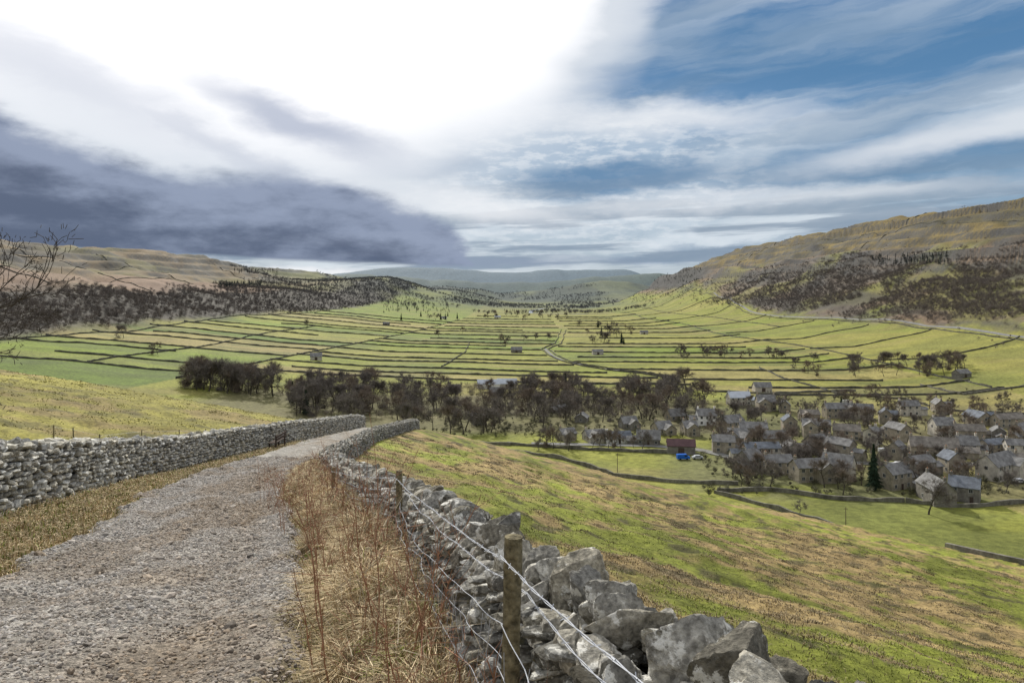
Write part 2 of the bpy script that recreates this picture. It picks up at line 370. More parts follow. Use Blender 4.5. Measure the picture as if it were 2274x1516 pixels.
sz = .004+.012*rng.random(n)**2.8+.0006*y; big = rng.random(n) < .025; sz = np.where(big, sz*rng.uniform(1.6, 2.8, n), sz)
S = np.stack([sz*rng.uniform(.8, 1.5, n), sz*rng.uniform(.8, 1.3, n), sz*rng.uniform(.4, .8, n)], -1)
sh = rng.uniform(.5, 1.4, n)[:, None]; warm = np.clip(rng.random(n)*.5+bw*.55, 0, 1)[:, None]
cc = (np.array([.36, .345, .325])*(1-warm)+np.array([.26, .2, .14])*warm)*sh
z = t_z(x, y, w)+S[:, 2]*.3
gr = scatter('gravel', T_peb, np.stack([x, y, z], -1), S, rng.uniform(-3, 3, (n, 3))*[.15, .15, 1], cc, M_pebble, tri=True)
tag(gr, 'loose grey gravel and pebbles spread over the track', 'gravel', kind='stuff')
rk = [(95, 1262, .13, 'brown squat rock at the left edge of the track'), (555, 1258, .075, 'dark angular rock standing alone mid track'), (45, 1462, .10, 'flat brown rock in the near left corner of the track'),
      (655, 1290, .06, 'small pale rock by the right edge of the track')]
for i, (u, v, sz_, lb) in enumerate(rk):
    p = place(u, v); tv, tf = T_big[i]
    V = tv*np.array([sz_, sz_*.8, sz_*.6])
    shd = [.24, .19, .14] if 'brown' in lb else ([.17, .155, .14] if 'dark' in lb else [.36, .34, .31])
    o = mk('rock', V, tf, None, M_stone, np.tile(shd, (len(V), 1)), 2); o.location = (p[0], p[1], p[2]+.1+sz_*.15); o.rotation_euler = (0, 0, i*1.3)
    tag(o, lb, 'rock', 'rocks lying on the track')

# ---------------------------------------------------------------- dry stone walls beside the track
def arc(fx, y0, y1, ds=.02):
    ys = np.arange(y0, y1, .02); xs = fx(ys); L = np.concatenate([[0], np.cumsum(np.hypot(np.diff(xs), np.diff(ys)))])
    return xs, ys, L
def course_stones(fx, y0, y1, height, side, wb, wt, ch, ln, dep=.13, lo=0., jit=1., base=.25):
    xs, ys, L = arc(fx, y0, y1); P = []; S = []; E = []; C = []
    zz = lo
    while zz < height:
        hh = random.uniform(*ch); s_ = random.uniform(0, .2)
        while s_ < L[-1]:
            l = random.uniform(*ln); m = s_+l/2
            if m > L[-1]: break
            yy = np.interp(m, L, ys); xx = np.interp(m, L, xs)
            x2 = np.interp(m+.1, L, xs); y2 = np.interp(m+.1, L, ys); x1_ = np.interp(m-.1, L, xs); y1_ = np.interp(m-.1, L, ys)
            a = math.atan2(y2-y1_, x2-x1_); off = (wb+(wt-wb)*zz/height)/2-dep*.7+random.uniform(-.045, .045)*jit
            nx, ny = -math.sin(a), math.cos(a); sc_ = random.uniform(.72, 1.08)
            P.append((xx+nx*off*side, yy+ny*off*side, zz+hh/2+random.uniform(-.025, .025)*jit)); S.append((l*.5, dep*random.uniform(.9, 1.2), hh*.53*sc_))
            E.append((random.uniform(-.2, .2)*jit, random.uniform(-.2, .2)*jit, a+random.uniform(-.2, .2)*jit))
            k = random.uniform(.4, 1.35); wm = random.random()
            C.append((base*k, base*(1-.07*wm)*k, base*(.95-.2*wm)*k)); s_ += l*random.uniform(.98, 1.14)
        zz += hh*.97
    return np.array(P), np.array(S), np.array(E), np.array(C)
def core(fx, y0, y1, height, wb, wt):
    xs, ys, L = arc(fx, y0, y1); m = np.linspace(0, L[-1], max(4, int(L[-1]/.5))); X = np.interp(m, L, xs); Y = np.interp(m, L, ys)
    a = np.arctan2(np.gradient(Y), np.gradient(X)); nx, ny = -np.sin(a), np.cos(a); Z = H(X, Y); V = []
    for o_, z_ in ((wb/2-.15, -.3), (wt/2-.17, height-.04), (-wt/2+.17, height-.04), (-wb/2+.15, -.3)):
        V.append(np.stack([X+nx*o_, Y+ny*o_, Z+z_], -1))
    V = np.stack(V, 1).reshape(-1, 3); k = len(m); Q = []
    for i in range(k-1):
        for j in range(3): Q.append((i*4+j, i*4+j+1, (i+1)*4+j+1, (i+1)*4+j))
    Q += [(0, 1, 2, 3), (4*k-4, 4*k-3, 4*k-2, 4*k-1)]
    return V, np.array(Q)
RW = empty('dry_stone_wall', (float(XW(2.4)), 2.4, h1(float(XW(2.4)), 2.4)))
tag(RW, 'near dry stone wall with large lichened coping stones on the right of the track', 'stone wall')
def local(P, e): return np.asarray(P)-np.array(e.location)[None]
for (y0, y1, T, ch, ln) in ((-1.6, 11, T_med, (.05, .11), (.075, .21)), (11, 78, T_small, (.09, .15), (.16, .36))):
    for side in (1, -1):
        P, S, E, C = course_stones(XW, y0, y1, .92, side, .60, .46, ch, ln, base=.27)
        P[:, 2] += H(XW(P[:, 1]), P[:, 1])-.12
        scatter('walling', T, local(P, RW), S, E, C, M_stone if y0 < 5 else M_stonefar, parent=RW, smooth=False)
V, Q = core(XW, -1.6, 78, .8, .60, .46); mk('wall_core', local(V, RW), Q, None, M_core, parent=RW)
xs, ys, L = arc(XW, -1.5, 78); k = 0; rest = [[], [], [], []]; spec = []
for lane in (-1, 0, 1):
    m = .1+random.random()*.1
    while m < L[-1]:
        yy = float(np.interp(m, L, ys)); xx = float(np.interp(m, L, xs)); a = math.atan2(np.interp(m+.1, L, ys)-np.interp(m-.1, L, ys), np.interp(m+.1, L, xs)-np.interp(m-.1, L, xs))
        nearw = yy < 14
        if lane == 0:
            l = random.uniform(.09, .19) if nearw else random.uniform(.16, .3); hh = random.uniform(.12, .23); wd = random.uniform(.18, .32); ofs = random.uniform(-.06, .06); up = .84+hh*.42
        else:
            l = random.uniform(.08, .18) if nearw else random.uniform(.18, .3); hh = random.uniform(.07, .15); wd = random.uniform(.11, .18); ofs = lane*random.uniform(.13, .2); up = .82+hh*.25
        nx, ny = -math.sin(a), math.cos(a); px, py = xx+nx*ofs, yy+ny*ofs
        k_ = random.uniform(.45, 1.2); wm = random.random()
        spec.append((py, (px, py, h1(xx, yy)+up), (l*.54, wd*.54, hh*.6), (random.uniform(-.35, .35), random.uniform(-.5, .3), a+random.uniform(-.45, .45)), (.36*k_, (.352-.02*wm)*k_, (.325-.06*wm)*k_)))
        m += l*(1.05 if lane == 0 else random.uniform(1.0, 1.5))
spec.sort(key=lambda q: q[0] if q[0] > 1.0 else 1e3)
for q in spec:
    if k < 100 and q[0] > 1.0:
        tv, tf = T_big[random.randrange(len(T_big))]
        o = mk('coping_stone', tv*np.array(q[2]), tf, None, M_stone, np.tile(q[4], (len(tv), 1)), 2, parent=RW)
        o.location = Vector(q[1])-RW.location; o.rotation_euler = q[3]; k += 1
    else:
        for a_, vv in zip(rest, q[1:]): a_.append(vv)
o = scatter('coping_stone', T_med, local(rest[0], RW), rest[1], rest[2], rest[3], M_stone, parent=RW); o['kind'] = 'stuff'
LW = empty('dry_stone_wall', (float(XL(20)), 20, h1(float(XL(20)), 20)))
tag(LW, 'long pale grey dry stone wall along the left side of the track', 'stone wall')
for side in (1, -1):
    P, S, E, C = course_stones(XL, 4, 79, 1.38, side, .66, .42, (.08, .16), (.12, .36), base=.42)
    P[:, 2] += H(XL(P[:, 1]), P[:, 1])-.1
    scatter('walling', T_small, local(P, LW), S, E, C, M_stonefar, parent=LW)
V, Q = core(XL, 4, 79, 1.25, .66, .42); mk('wall_core', local(V, LW), Q, None, M_core, parent=LW)
P, S, E, C = course_stones(XL, 4, 79, .1, 1, .4, .4, (.16, .28), (.1, .26), dep=.2, jit=2.4, base=.52)
P[:, 2] += H(XL(P[:, 1]), P[:, 1])+1.2
o = scatter('coping', T_small, local(P, LW), S, E, C, M_stonefar, parent=LW); o['kind'] = 'stuff'

# ---------------------------------------------------------------- tubes and slivers
def tubes(P0, P1, R0, R1, k=5):
    P0, P1 = np.asarray(P0, float), np.asarray(P1, float); R0, R1 = np.asarray(R0, float), np.asarray(R1, float)
    d = P1-P0; d /= np.maximum(np.linalg.norm(d, axis=1, keepdims=True), 1e-6)
    ref = np.where(np.abs(d[:, 2:3]) > .9, [[1., 0, 0]], [[0, 0, 1.]])
    a = np.cross(d, ref); a /= np.linalg.norm(a, axis=1, keepdims=True); b = np.cross(d, a)
    th = np.arange(k)*2*pi/k; ring = a[:, None]*np.cos(th)[None, :, None]+b[:, None]*np.sin(th)[None, :, None]
    V = np.stack([P0[:, None]+ring*R0[:, None, None], P1[:, None]+ring*R1[:, None, None]], 1).reshape(-1, 3)
    j = np.arange(k); q = np.stack([j, (j+1) % k, (j+1) % k+k, j+k], -1)
    Q = (q[None]+(np.arange(len(P0))*2*k)[:, None, None]).reshape(-1, 4)
    return V, Q
def poly_tube(pts, r, k=5):
    pts = np.array(pts, float); rr = np.full(len(pts), r) if np.isscalar(r) else np.array(r)
    return tubes(pts[:-1], pts[1:], rr[:-1], rr[1:], k)
def slivers(P0, P1, w, r):
    d = P1-P0; q = r.normal(size=d.shape); q = np.cross(d, q); q /= np.maximum(np.linalg.norm(q, axis=1, keepdims=True), 1e-6)
    w = np.asarray(w)[:, None]
    V = np.stack([P0-q*w/2, P0+q*w/2, P1], 1).reshape(-1, 3)
    return V, np.arange(len(V)).reshape(-1, 3)
def skeleton(r, height, spread=.55, depth=5, trunk=.28, r0=.035, kids=(2, 4), up=.15, taper=.62, wob=.13, d0=(0, 0, 1.)):
    segs = []; tips = []
    def grow(p, d, ln, rad, dp):
        q = p; nst = 3
        for i in range(nst):
            d = d+r.normal(size=3)*wob+np.array([0, 0, up*.25]); d /= np.linalg.norm(d)
            q2 = q+d*ln/nst; ra = rad*(1-.14*i); rb = rad*(1-.14*(i+1)); segs.append((q, q2, ra, rb, dp))
            if dp > 0 and i > 0 and r.random() < .6:
                nd = d+r.normal(size=3)*spread*1.2; nd /= np.linalg.norm(nd); grow(q2, nd, ln*r.uniform(.5, .75), rb*.5, dp-1)
            q = q2
        if dp == 0: tips.append((q, d)); return
        for _ in range(r.integers(*kids)):
            nd = d+r.normal(size=3)*spread; nd[2] += up; nd /= np.linalg.norm(nd)
            grow(q, nd, ln*r.uniform(.62, .85), rad*taper, dp-1)
    grow(np.zeros(3), np.array(d0, float), height*trunk, height*r0, depth)
    return segs, tips
def tree_proto(seed, height=10., twigw=.035, twigs=8, mt=None, spread=.55):
    r = np.random.default_rng(seed)
    segs, tips = skeleton(r, height, spread, 4, r0=.024)
    P0 = np.array([s[0] for s in segs]); P1 = np.array([s[1] for s in segs]); R0 = np.array([s[2] for s in segs]); R1 = np.array([s[3] for s in segs]); D = np.array([s[4] for s in segs])
    mz = P1[:, 2].max(); sc_ = height/mz; P0 *= sc_; P1 *= sc_
    m = D >= 2
    V, Q = tubes(P0[m], P1[m], R0[m], R1[m], 5)
    tr_ = mk('trunk', V, Q, None, M_bark)
    m = D < 2
    A, B = P0[m], P1[m]; idx = r.integers(0, len(A), len(A)*twigs)
    t_ = r.random((len(idx), 1)); st = A[idx]*(1-t_)+B[idx]*t_; dr = (B[idx]-A[idx]); dr /= np.linalg.norm(dr, axis=1, keepdims=True)
    en = st+(dr+r.normal(size=dr.shape)*.6)*r.uniform(.35, 1.2, (len(idx), 1))
    V1, T1 = slivers(st, en, np.full(len(st), twigw), r)
    V2, T2 = slivers(A, B+(B-A)*.3, np.full(len(A), .09), r)
    V = np.concatenate([V1, V2]); T = np.concatenate([T1, T2+len(V1)])
    cr = mk('crown', V, None, T, mt or M_twig)
    return tr_, cr
def conif_proto(seed, height=12.):
    r = np.random.default_rng(seed); n = 2600; z = height*(.08+.92*r.random(n)**1.25); lay = .75+.25*np.sin(z*5.5)
    rad = ((height-z)*.22+.15)*lay
    th = r.random(n)*2*pi; k = .25+.75*r.random(n)**.5; rad = rad*(.8+.3*np.sin(th*3+z))
    st = np.stack([np.cos(th)*rad*k*.6, np.sin(th)*rad*k*.6, z], -1); en = np.stack([np.cos(th)*rad*(k+.25), np.sin(th)*rad*(k+.25), z-.35-r.random(n)*.5], -1)
    V, T = slivers(st, en, np.full(n, .34), r)
    cr = mk('crown', V, None, T, M_conif)
    V, Q = tubes([(0, 0, 0)], [(0, 0, height*.9)], [.22], [.03], 6)
    return mk('trunk', V, Q, None, M_bark), cr
protos = [tree_proto(11, mt=M_twig), tree_proto(12, mt=M_twig2), tree_proto(13, mt=M_twig, spread=.7), tree_proto(14, mt=M_twig), tree_proto(15, mt=M_twig2, spread=.45), tree_proto(16, mt=M_twig, spread=.65)]
cprot = [conif_proto(31), conif_proto(32)]
pm = [(a.data, b.data) for a, b in protos]; cm = [(a.data, b.data) for a, b in cprot]
for a, b in protos+cprot:
    bpy.data.objects.remove(a); bpy.data.objects.remove(b)
def add_tree(x, y, hgt, label, group, con=False, k=None, wide=1.):
    me = random.choice(cm) if con else (pm[k] if k is not None else random.choice(pm))
    e = empty('conifer_tree' if con else 'bare_tree', (x, y, h1(x, y)-.2), random.uniform(0, 6))
    s_ = hgt/(12. if con else 10.)
    e.scale = (s_*wide, s_*wide, s_)
    inst('trunk', me[0], e); inst('crown', me[1], e)
    tag(e, label, 'tree', group)
    return e
def zone(u0, u1, v0, v1, n, ha, hb, phrase, con=0., gap=3.2):
    pts = []
    tries = 0
    while len(pts) < n and tries < n*25:
        tries += 1
        u = random.uniform(u0, u1); v = random.uniform(v0, v1)
        if v > 845: x, y = fl(u, v, 64)
        else: x, y, z_ = place(u, v, 170)
        if any(abs(x-a)+abs(y-b)*.6 < gap for a, b, _ in pts): continue
        if any(abs(x-a) < 5.5 and abs(y-b) < 4.5 for a, b in HOUSEXY): continue
        pts.append((x, y, u))
    pts.sort(key=lambda q: q[0]/q[1])
    for i, (x, y, u) in enumerate(pts):
        c_ = random.random() < con
        add_tree(x, y, random.uniform(ha, hb), f"{'dark evergreen' if c_ else 'bare leafless'} tree {phrase}, {ordw(i+1)} from the left", 'trees '+phrase, c_, wide=random.uniform(.95, 1.25) if not c_ else .9)

# ---------------------------------------------------------------- houses
class MB:
    def __init__(s): s.V = []; s.Q = []; s.T = []; s.mq = []; s.mt = []
    def box(s, x0, x1, y0, y1, z0, z1, m=0):
        b = len(s.V); s.V += [(x0, y0, z0), (x1, y0, z0), (x1, y1, z0), (x0, y1, z0), (x0, y0, z1), (x1, y0, z1), (x1, y1, z1), (x0, y1, z1)]
        for f in ((0, 3, 2, 1), (4, 5, 6, 7), (0, 1, 5, 4), (1, 2, 6, 5), (2, 3, 7, 6), (3, 0, 4, 7)): s.Q.append(tuple(b+i for i in f)); s.mq.append(m)
        return s
    def raw(s, V, Q, T=(), m=0):
        b = len(s.V); s.V += [tuple(v) for v in V]
        for f in Q: s.Q.append(tuple(b+i for i in f)); s.mq.append(m)
        for f in T: s.T.append(tuple(b+i for i in f)); s.mt.append(m)
        return s
    def build(s, name, mats, parent=None, smooth=False): return mk(name, s.V, s.Q, s.T if s.T else None, mats, None, smooth, s.mq+s.mt, parent)
def win_mesh(w, h):
    b = MB(); b.box(-w/2, w/2, -.02, .06, -h/2, h/2, 1)
    f = .05
    for (x0, x1, z0, z1) in ((-w/2-f, -w/2+.03, -h/2-f, h/2+f), (w/2-.03, w/2+f, -h/2-f, h/2+f), (-w/2+.03, w/2-.03, h/2-.03, h/2+f), (-w/2+.03, w/2-.03, -h/2-f, -h/2+.03), (-.03, .03, -h/2+.03, h/2-.03)): b.box(x0, x1, -.06, .03, z0, z1, 0)
    o = b.build('window', [M_frame, M_pane]); me = o.data; bpy.data.objects.remove(o); return me
WIN = win_mesh(1.05, 1.2)
b = MB(); b.box(-.5, .5, -.05, .05, 0, 2.0); o = b.build('door', M_door); DOOR = o.data; bpy.data.objects.remove(o)
HOUSEXY = []
def gable(mb, w, d, e, r, x0=0, y0=0):
    V = [(x0-w/2, y0-d/2, -1.5), (x0+w/2, y0-d/2, -1.5), (x0+w/2, y0+d/2, -1.5), (x0-w/2, y0+d/2, -1.5), (x0-w/2, y0-d/2, e), (x0+w/2, y0-d/2, e), (x0+w/2, y0+d/2, e), (x0-w/2, y0+d/2, e), (x0-w/2, y0, r), (x0+w/2, y0, r)]
    mb.raw(V, [(0, 1, 5, 4), (2, 3, 7, 6), (1, 2, 6, 5), (3, 0, 4, 7)], [(5, 6, 9), (7, 4, 8)])
def roofm(mb, w, d, e, r, x0=0, y0=0, ov=.3, th=.2):
    W = w/2+ov; sl = (r-e)/(d/2); D = d/2+ov; ez = e-sl*ov+.03; rz_ = r+.03
    for sg in (1, -1):
        V = [(x0-W, y0+sg*D, ez), (x0+W, y0+sg*D, ez), (x0+W, y0, rz_), (x0-W, y0, rz_), (x0-W, y0+sg*D, ez+th), (x0+W, y0+sg*D, ez+th), (x0+W, y0, rz_+th), (x0-W, y0, rz_+th)]
        mb.raw(V, [(0, 1, 2, 3), (4, 5, 6, 7), (0, 1, 5, 4), (1, 2, 6, 5), (3, 0, 4, 7)])
def house(x, y, w, d, e, rot, wm, rm, label, chim=2, ext=0, barn=False, group='houses of the village'):
    z = h1(x, y); HOUSEXY.append((x, y)); rdg = e+d*.5*random.uniform(.6, .95)
    E = empty('barn' if barn else 'stone_house', (x, y, z), R(rot))
    tag(E, label, 'barn' if barn else 'house', group)
    mb = MB(); gable(mb, w, d, e, rdg); mb.build('wall', wallM[wm], E)
    mb = MB(); roofm(mb, w, d, e, rdg); ro = mb.build('roof', roofM[rm], E)
    if ext in (1, -1):
        we = w*.4
        mb = MB(); gable(mb, we, d*.7, e*.62, e*.62+d*.35*.6, ext*(w/2+we/2), -.4); mb.build('side_extension', wallM[wm], E)
        mb = MB(); roofm(mb, we, d*.7, e*.62, e*.62+d*.35*.6, ext*(w/2+we/2+.33), -.4); mb.build('extension_roof', roofM[rm], E)
    if ext == 2:
        wd = d*.85; fx = random.choice((-1, 1))*(w/2-wd/2-.02); r2 = e*.95+wd*.5*.7; D = d/2+2.6
        V = [(fx-wd/2, -D, -1.5), (fx+wd/2, -D, -1.5), (fx+wd/2, 0, -1.5), (fx-wd/2, 0, -1.5), (fx-wd/2, -D, e*.95), (fx+wd/2, -D, e*.95), (fx+wd/2, 0, e*.95), (fx-wd/2, 0, e*.95), (fx, -D, r2), (fx, 0, r2)]
        mb = MB(); mb.raw(V, [(1, 2, 6, 5), (3, 0, 4, 7), (0, 1, 5, 4)], [(4, 5, 8)]); mb.build('cross_wing', wallM[wm], E)
        mb = MB()
        for sg in (-1, 1):
            a = [(fx+sg*(wd/2+.25), -D-.25, e*.95-.15), (fx+sg*(wd/2+.25), .1, e*.95-.15), (fx, .1, r2+.04), (fx, -D-.25, r2+.04)]
            mb.raw(a+[(p[0], p[1], p[2]+.18) for p in a], [(0, 1, 2, 3), (4, 5, 6, 7), (0, 1, 5, 4), (3, 0, 4, 7)])
        mb.build('wing_roof', roofM[rm], E)
        for zz in (1.4, e-.9): inst('window', WIN, E, (fx, -D, zz), 0)
    for c_ in range(chim):
        cx = (-1 if c_ == 0 else 1)*(w/2-.5); mb = MB(); mb.box(cx-.35, cx+.35, -.4, .4, rdg-.6, rdg+1.0); mb.box(cx-.43, cx+.43, -.48, .48, rdg+1.0, rdg+1.15)
        mb.build('chimney', wallM[wm], ro)
        mb = MB(); mb.box(cx-.14, cx+.14, -.14, .14, rdg+1.15, rdg+1.55); mb.build('chimney_pot', M_pot, ro)
    if not barn:
        nb = max(2, int(w/3))
        for side in (-1, 1):
            for k in range(nb):
                px = -w/2+w*(k+.5)/nb+random.uniform(-.3, .3)
                for zz in ((1.4, e-.9) if e > 4 else (1.4,)):
                    if side == -1 and zz < 2 and k == nb//2: continue
                    if side == 1 and k % 2: continue
                    inst('window', WIN, E, (px, side*(d/2), zz), 0 if side < 0 else pi)
        inst('door', DOOR, E, (-w/2+w*(nb//2+.5)/nb, -d/2-.02, 0), 0)
        for sg in (-1, 1):
            if not (ext == sg): inst('window', WIN, E, (sg*w/2, 0, e-.9), sg*pi/2)
    else:
        mb = MB(); mb.box(-1.2, 1.2, -d/2-.04, -d/2+.06, 0, min(2.6, e-.3)); mb.build('barn_door', M_door, E)
    return E
HS = [(1640, 895, 15, -12, 3, 2), (1700, 906, 11, 10, 0, 0), (1742, 916, 10, 70, 0, 0), (1796, 932, 14, 12, 0, 1), (1862, 930, 15, 2, 0, 0), (1912, 927, 11, -8, 3, 0), (1966, 938, 10, 60, 0, 3), (2016, 922, 11, 5, 3, 0), (2084, 916, 13, -5, 0, 0), (2170, 938, 12, -14, 0, 3), (2238, 948, 16, 5, 0, 1),
      (1568, 944, 9, 8, 1, 0), (1530, 960, 9, 30, 0, 0), (1622, 958, 13, 24, 0, 0), (1672, 974, 12, -20, 3, 0), (1716, 992, 12, 15, 0, 0), (1752, 962, 10, 75, 0, 3), (1812, 966, 12, -6, 0, 0), (1880, 976, 16, -12, 0, 1), (1938, 984, 9, 64, 3, 0), (1994, 972, 12, 8, 0, 0), (2092, 966, 11, 10, 3, 0), (2150, 968, 13, 0, 0, 1), (2216, 974, 11, -12, 2, 0), (2266, 980, 11, 8, 0, 0),
      (1690, 1018, 15, 16, 3, 3), (1760, 1014, 11, -30, 3, 0), (1812, 1004, 12, 8, 0, 0), (1866, 1014, 11, 60, 0, 0), (2072, 1012, 19, 6, 0, 1), (2146, 1008, 11, -15, 3, 0), (2204, 1008, 13, 10, 0, 3), (2268, 1018, 13, -6, 3, 0), (1990, 1020, 10, 35, 0, 0),
      (1726, 1050, 13, -8, 0, 0), (1664, 1042, 10, 40, 2, 0), (1800, 1064, 13, 14, 0, 0), (1862, 1056, 10, -35, 3, 0), (2040, 1054, 12, 10, 2, 0), (2112, 1050, 11, 70, 0, 3), (2216, 1056, 17, 8, 3, 0), (2282, 1050, 11, 0, 0, 1),
      (2078, 1108, 15, 18, 2, 0), (2142, 1104, 11, -25, 2, 3), (1985, 1082, 10, 12, 0, 0), (1606, 1006, 11, -15, 0, 0), (1640, 988, 10, 50, 0, 0),
      (1258, 974, 9, 0, 0, 0), (1320, 976, 15, -3, 3, 0), (1372, 978, 13, 5, 1, 3), (1060, 944, 9, -10, 2, 0), (1240, 910, 11, 75, 2, 0), (1292, 935, 10, 10, 2, 0), (1100, 880, 10, 14, 2, 0), (1470, 965, 10, 8, 0, 0), (1440, 982, 11, -12, 2, 0), (1395, 945, 10, 30, 2, 0), (1008, 870, 9, 20, 1, 0), (1500, 930, 11, 12, 0, 0)]
WN = ['buff stone', 'white rendered', 'dark stone', 'pale stone']; RN = ['grey slate', 'brown slate', 'pale sheet', 'blue grey slate', 'purple']
rows = {}
for hs in HS:
    u, v = hs[:2]; band = 'farthest' if v < 935 else ('upper middle' if v < 980 else ('lower middle' if v < 1025 else 'nearest'))
    rows.setdefault((band, 'village' if u > 1500 else 'hamlet'), []).append(hs)
for (band, sect), lst in rows.items():
    lst.sort(key=lambda q: q[0])
    for i, (u, v, w, rot, wm, rm) in enumerate(lst):
        x, y = fl(u, v+random.uniform(-5, 5)); h_ = random.uniform(3.6, 5.6) if sect == 'village' else random.uniform(2.3, 3.0)
        sc_ = .84 if sect == 'village' else .76
        house(x, y, w*sc_*random.uniform(.75, 1.2), random.uniform(5.2, 7.8), h_, rot+random.uniform(-26, 26)+(90 if random.random() < .12 else 0), wm, rm, f"{WN[wm]} house with {RN[rm]} roof, {ordw(i+1)} from left in {band} {sect} row", chim=random.choice([1, 2, 2]) if sect == 'village' else 1, ext=random.choice([0, 1, -1, 2, 2]))
bl = [(1085, 862, 15, 8, 1, 2, 'white farm shed with pale roof standing at the edge of the fields'), (1126, 861, 13, 3, 3, 2, 'long grey farm shed just right of the white farm shed'), (1512, 1004, 11, -10, 2, 4, 'barn with dull purple sheet roof at the left edge of the village'),
      (702, 799, 10, 15, 3, 0, 'lone stone field barn on the left of the strip fields'), (1147, 783, 12, 0, 2, 0, 'dark stone field barn beside the trees in the central fields'), (1327, 787, 11, 6, 3, 0, 'small stone field barn right of the valley lane'), (1692, 869, 11, 0, 3, 0, 'low stone barn in the fields behind the village'), (858, 722, 11, 0, 2, 0, 'far small barn high in the left strip fields'), (985, 708, 16, 5, 1, 0, 'far white farmhouse at the valley bend'), (1105, 706, 16, 0, 3, 2, 'far pale barn by the trees at the valley bend'), (1430, 742, 12, 0, 3, 0, 'tiny stone barn below the right hand pastures'), (2135, 838, 11, 20, 2, 0, 'small dark barn at the right edge of the floor fields')]
for (u, v, w, rot, wm, rm, lb) in bl:
    x, y, _ = place(u, v, 170); house(x, y, w, 7, 3.2, rot, wm, rm, lb, chim=0, barn=True, group='field barns')

# ---------------------------------------------------------------- trees
zone(405, 610, 868, 888, 26, 15, 19, 'in the copse below the left pasture')
zone(640, 900, 868, 935, 40, 12, 17, 'in the dark wood below the track', .12)
zone(900, 1250, 868, 965, 42, 9, 15, 'around the hamlet')
zone(1150, 1570, 858, 935, 44, 11, 16, 'in the grove behind the hamlet', .04)
zone(1190, 1480, 984, 996, 12, 5, 9, 'in front of the hamlet')
zone(1580, 1900, 892, 1080, 50, 6, 11, 'among the left half of the village', .03)
zone(1900, 2290, 880, 1095, 54, 6, 11, 'among the right half of the village', .03)
zone(1285, 1400, 722, 765, 18, 10, 16, 'along the river at the valley bend', .2)
zone(1480, 1780, 782, 798, 22, 7, 11, 'in the row behind the right floor fields')
zone(1760, 2150, 805, 838, 34, 9, 14, 'in the belt right of the floor fields')
zone(1060, 1260, 697, 712, 14, 12, 18, 'far up the valley in the centre')
zone(860, 1020, 700, 712, 8, 12, 18, 'far up the valley on the left', .6)
for (u, v, h_, lb) in [(2062, 1142, 11, 'tall bare tree standing alone in front of the village'), (1648, 1064, 9, 'bare tree behind the pasture wall beside the blue van field'), (1872, 1098, 8, 'bushy bare tree at the near left end of the village'), (1776, 1140, 4, 'small round shrub beside the wall in the near pasture'), (975, 750, 12, 'lone bare tree near the far left strip fields'),
                       (1112, 764, 13, 'tallest bare tree beside the dark field barn'), (1127, 762, 10, 'short bare tree just right of the dark field barn tree'), (1163, 758, 10, 'first of three spaced field trees left of the lane'), (1190, 757, 12, 'middle of three spaced field trees left of the lane'), (1216, 757, 12, 'last of three spaced field trees at the lane bend'), (350, 786, 10, 'lone bare tree in the left strip fields'), (275, 750, 12, 'bare tree at the top of the left strip fields'), (682, 727, 12, 'bare tree against the left wood edge'), (1026, 742, 11, 'bare tree beside the far field wall junction')]:
    x, y, z_ = place(u, v, 150); add_tree(x, y, h_, lb, None, wide=1.15)
x, y, _ = place(1940, 1088, 150); add_tree(x, y, 15.5, 'tall dark conifer standing in front of the village houses', None, True, wide=.95)
x, y, _ = place(1868, 905, 150); add_tree(x, y, 7, 'small dark conifer behind the village roofs', None, True)

def wood_mass(name, label, pts, hs, colf, con=False, ns=46, w=.35, haze=True):
    P = np.array(pts); n = len(P); r = np.random.default_rng(len(pts)); Z = H(P[:, 0], P[:, 1])
    hh = r.uniform(hs[0], hs[1], n); base = np.repeat(np.stack([P[:, 0], P[:, 1], Z], -1), ns, 0); hr = np.repeat(hh, ns)
    m = n*ns; th = r.random(m)*2*pi; t_ = r.random(m)
    if con:
        rad = hr*.22*(1-t_)+.1; st = base+np.stack([np.cos(th)*rad*.2, np.sin(th)*rad*.2, hr*(.1+.9*t_)], -1); en = base+np.stack([np.cos(th)*rad*1.3, np.sin(th)*rad*1.3, hr*(.05+.85*t_)], -1)
    else:
        k = r.random(m)**.5; st = base+np.stack([np.cos(th)*hr*.14*k, np.sin(th)*hr*.14*k, hr*(.12+.4*t_)], -1); en = base+np.stack([np.cos(th)*hr*.52*k, np.sin(th)*hr*.52*k, hr*(.3+.6*np.sqrt(np.maximum(0, 1-k**2))*(.4+.6*t_))], -1)
    V, T = slivers(st, en, np.full(m, w)*r.uniform(.6, 1.4, m), r)
    V2, Q2 = tubes(np.stack([P[:, 0], P[:, 1], Z-.5], -1), np.stack([P[:, 0], P[:, 1], Z+hh*.6], -1), hh*.014, hh*.008, 3)
    c = colf(r, n)
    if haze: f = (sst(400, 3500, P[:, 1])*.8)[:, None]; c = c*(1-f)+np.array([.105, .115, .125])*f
    C3 = np.repeat(np.repeat(c, ns, 0)*r.uniform(.8, 1.2, (m, 1)), 3, 0); C2 = np.repeat(c*.8, 6, 0)
    o = mk(name, np.concatenate([V, V2]), Q2+len(V), T, M_woodL, np.concatenate([C3, C2]))
    tag(o, label, 'wood', kind='stuff')
def inside(n, x0, x1, y0, y1, f, sd, pw=1.):
    r = np.random.default_rng(sd); x = r.uniform(x0, x1, n*8); y = y0*(y1/y0)**(r.random(n*8)**pw); k = f(x, y) > r.random(n*8); return np.stack([x[k], y[k]], -1)[:n]
brn = lambda r, n: np.array([.155, .138, .126])*r.uniform(.85, 1.2, (n, 1))+np.array([.03, .014, 0])*r.random((n, 1))
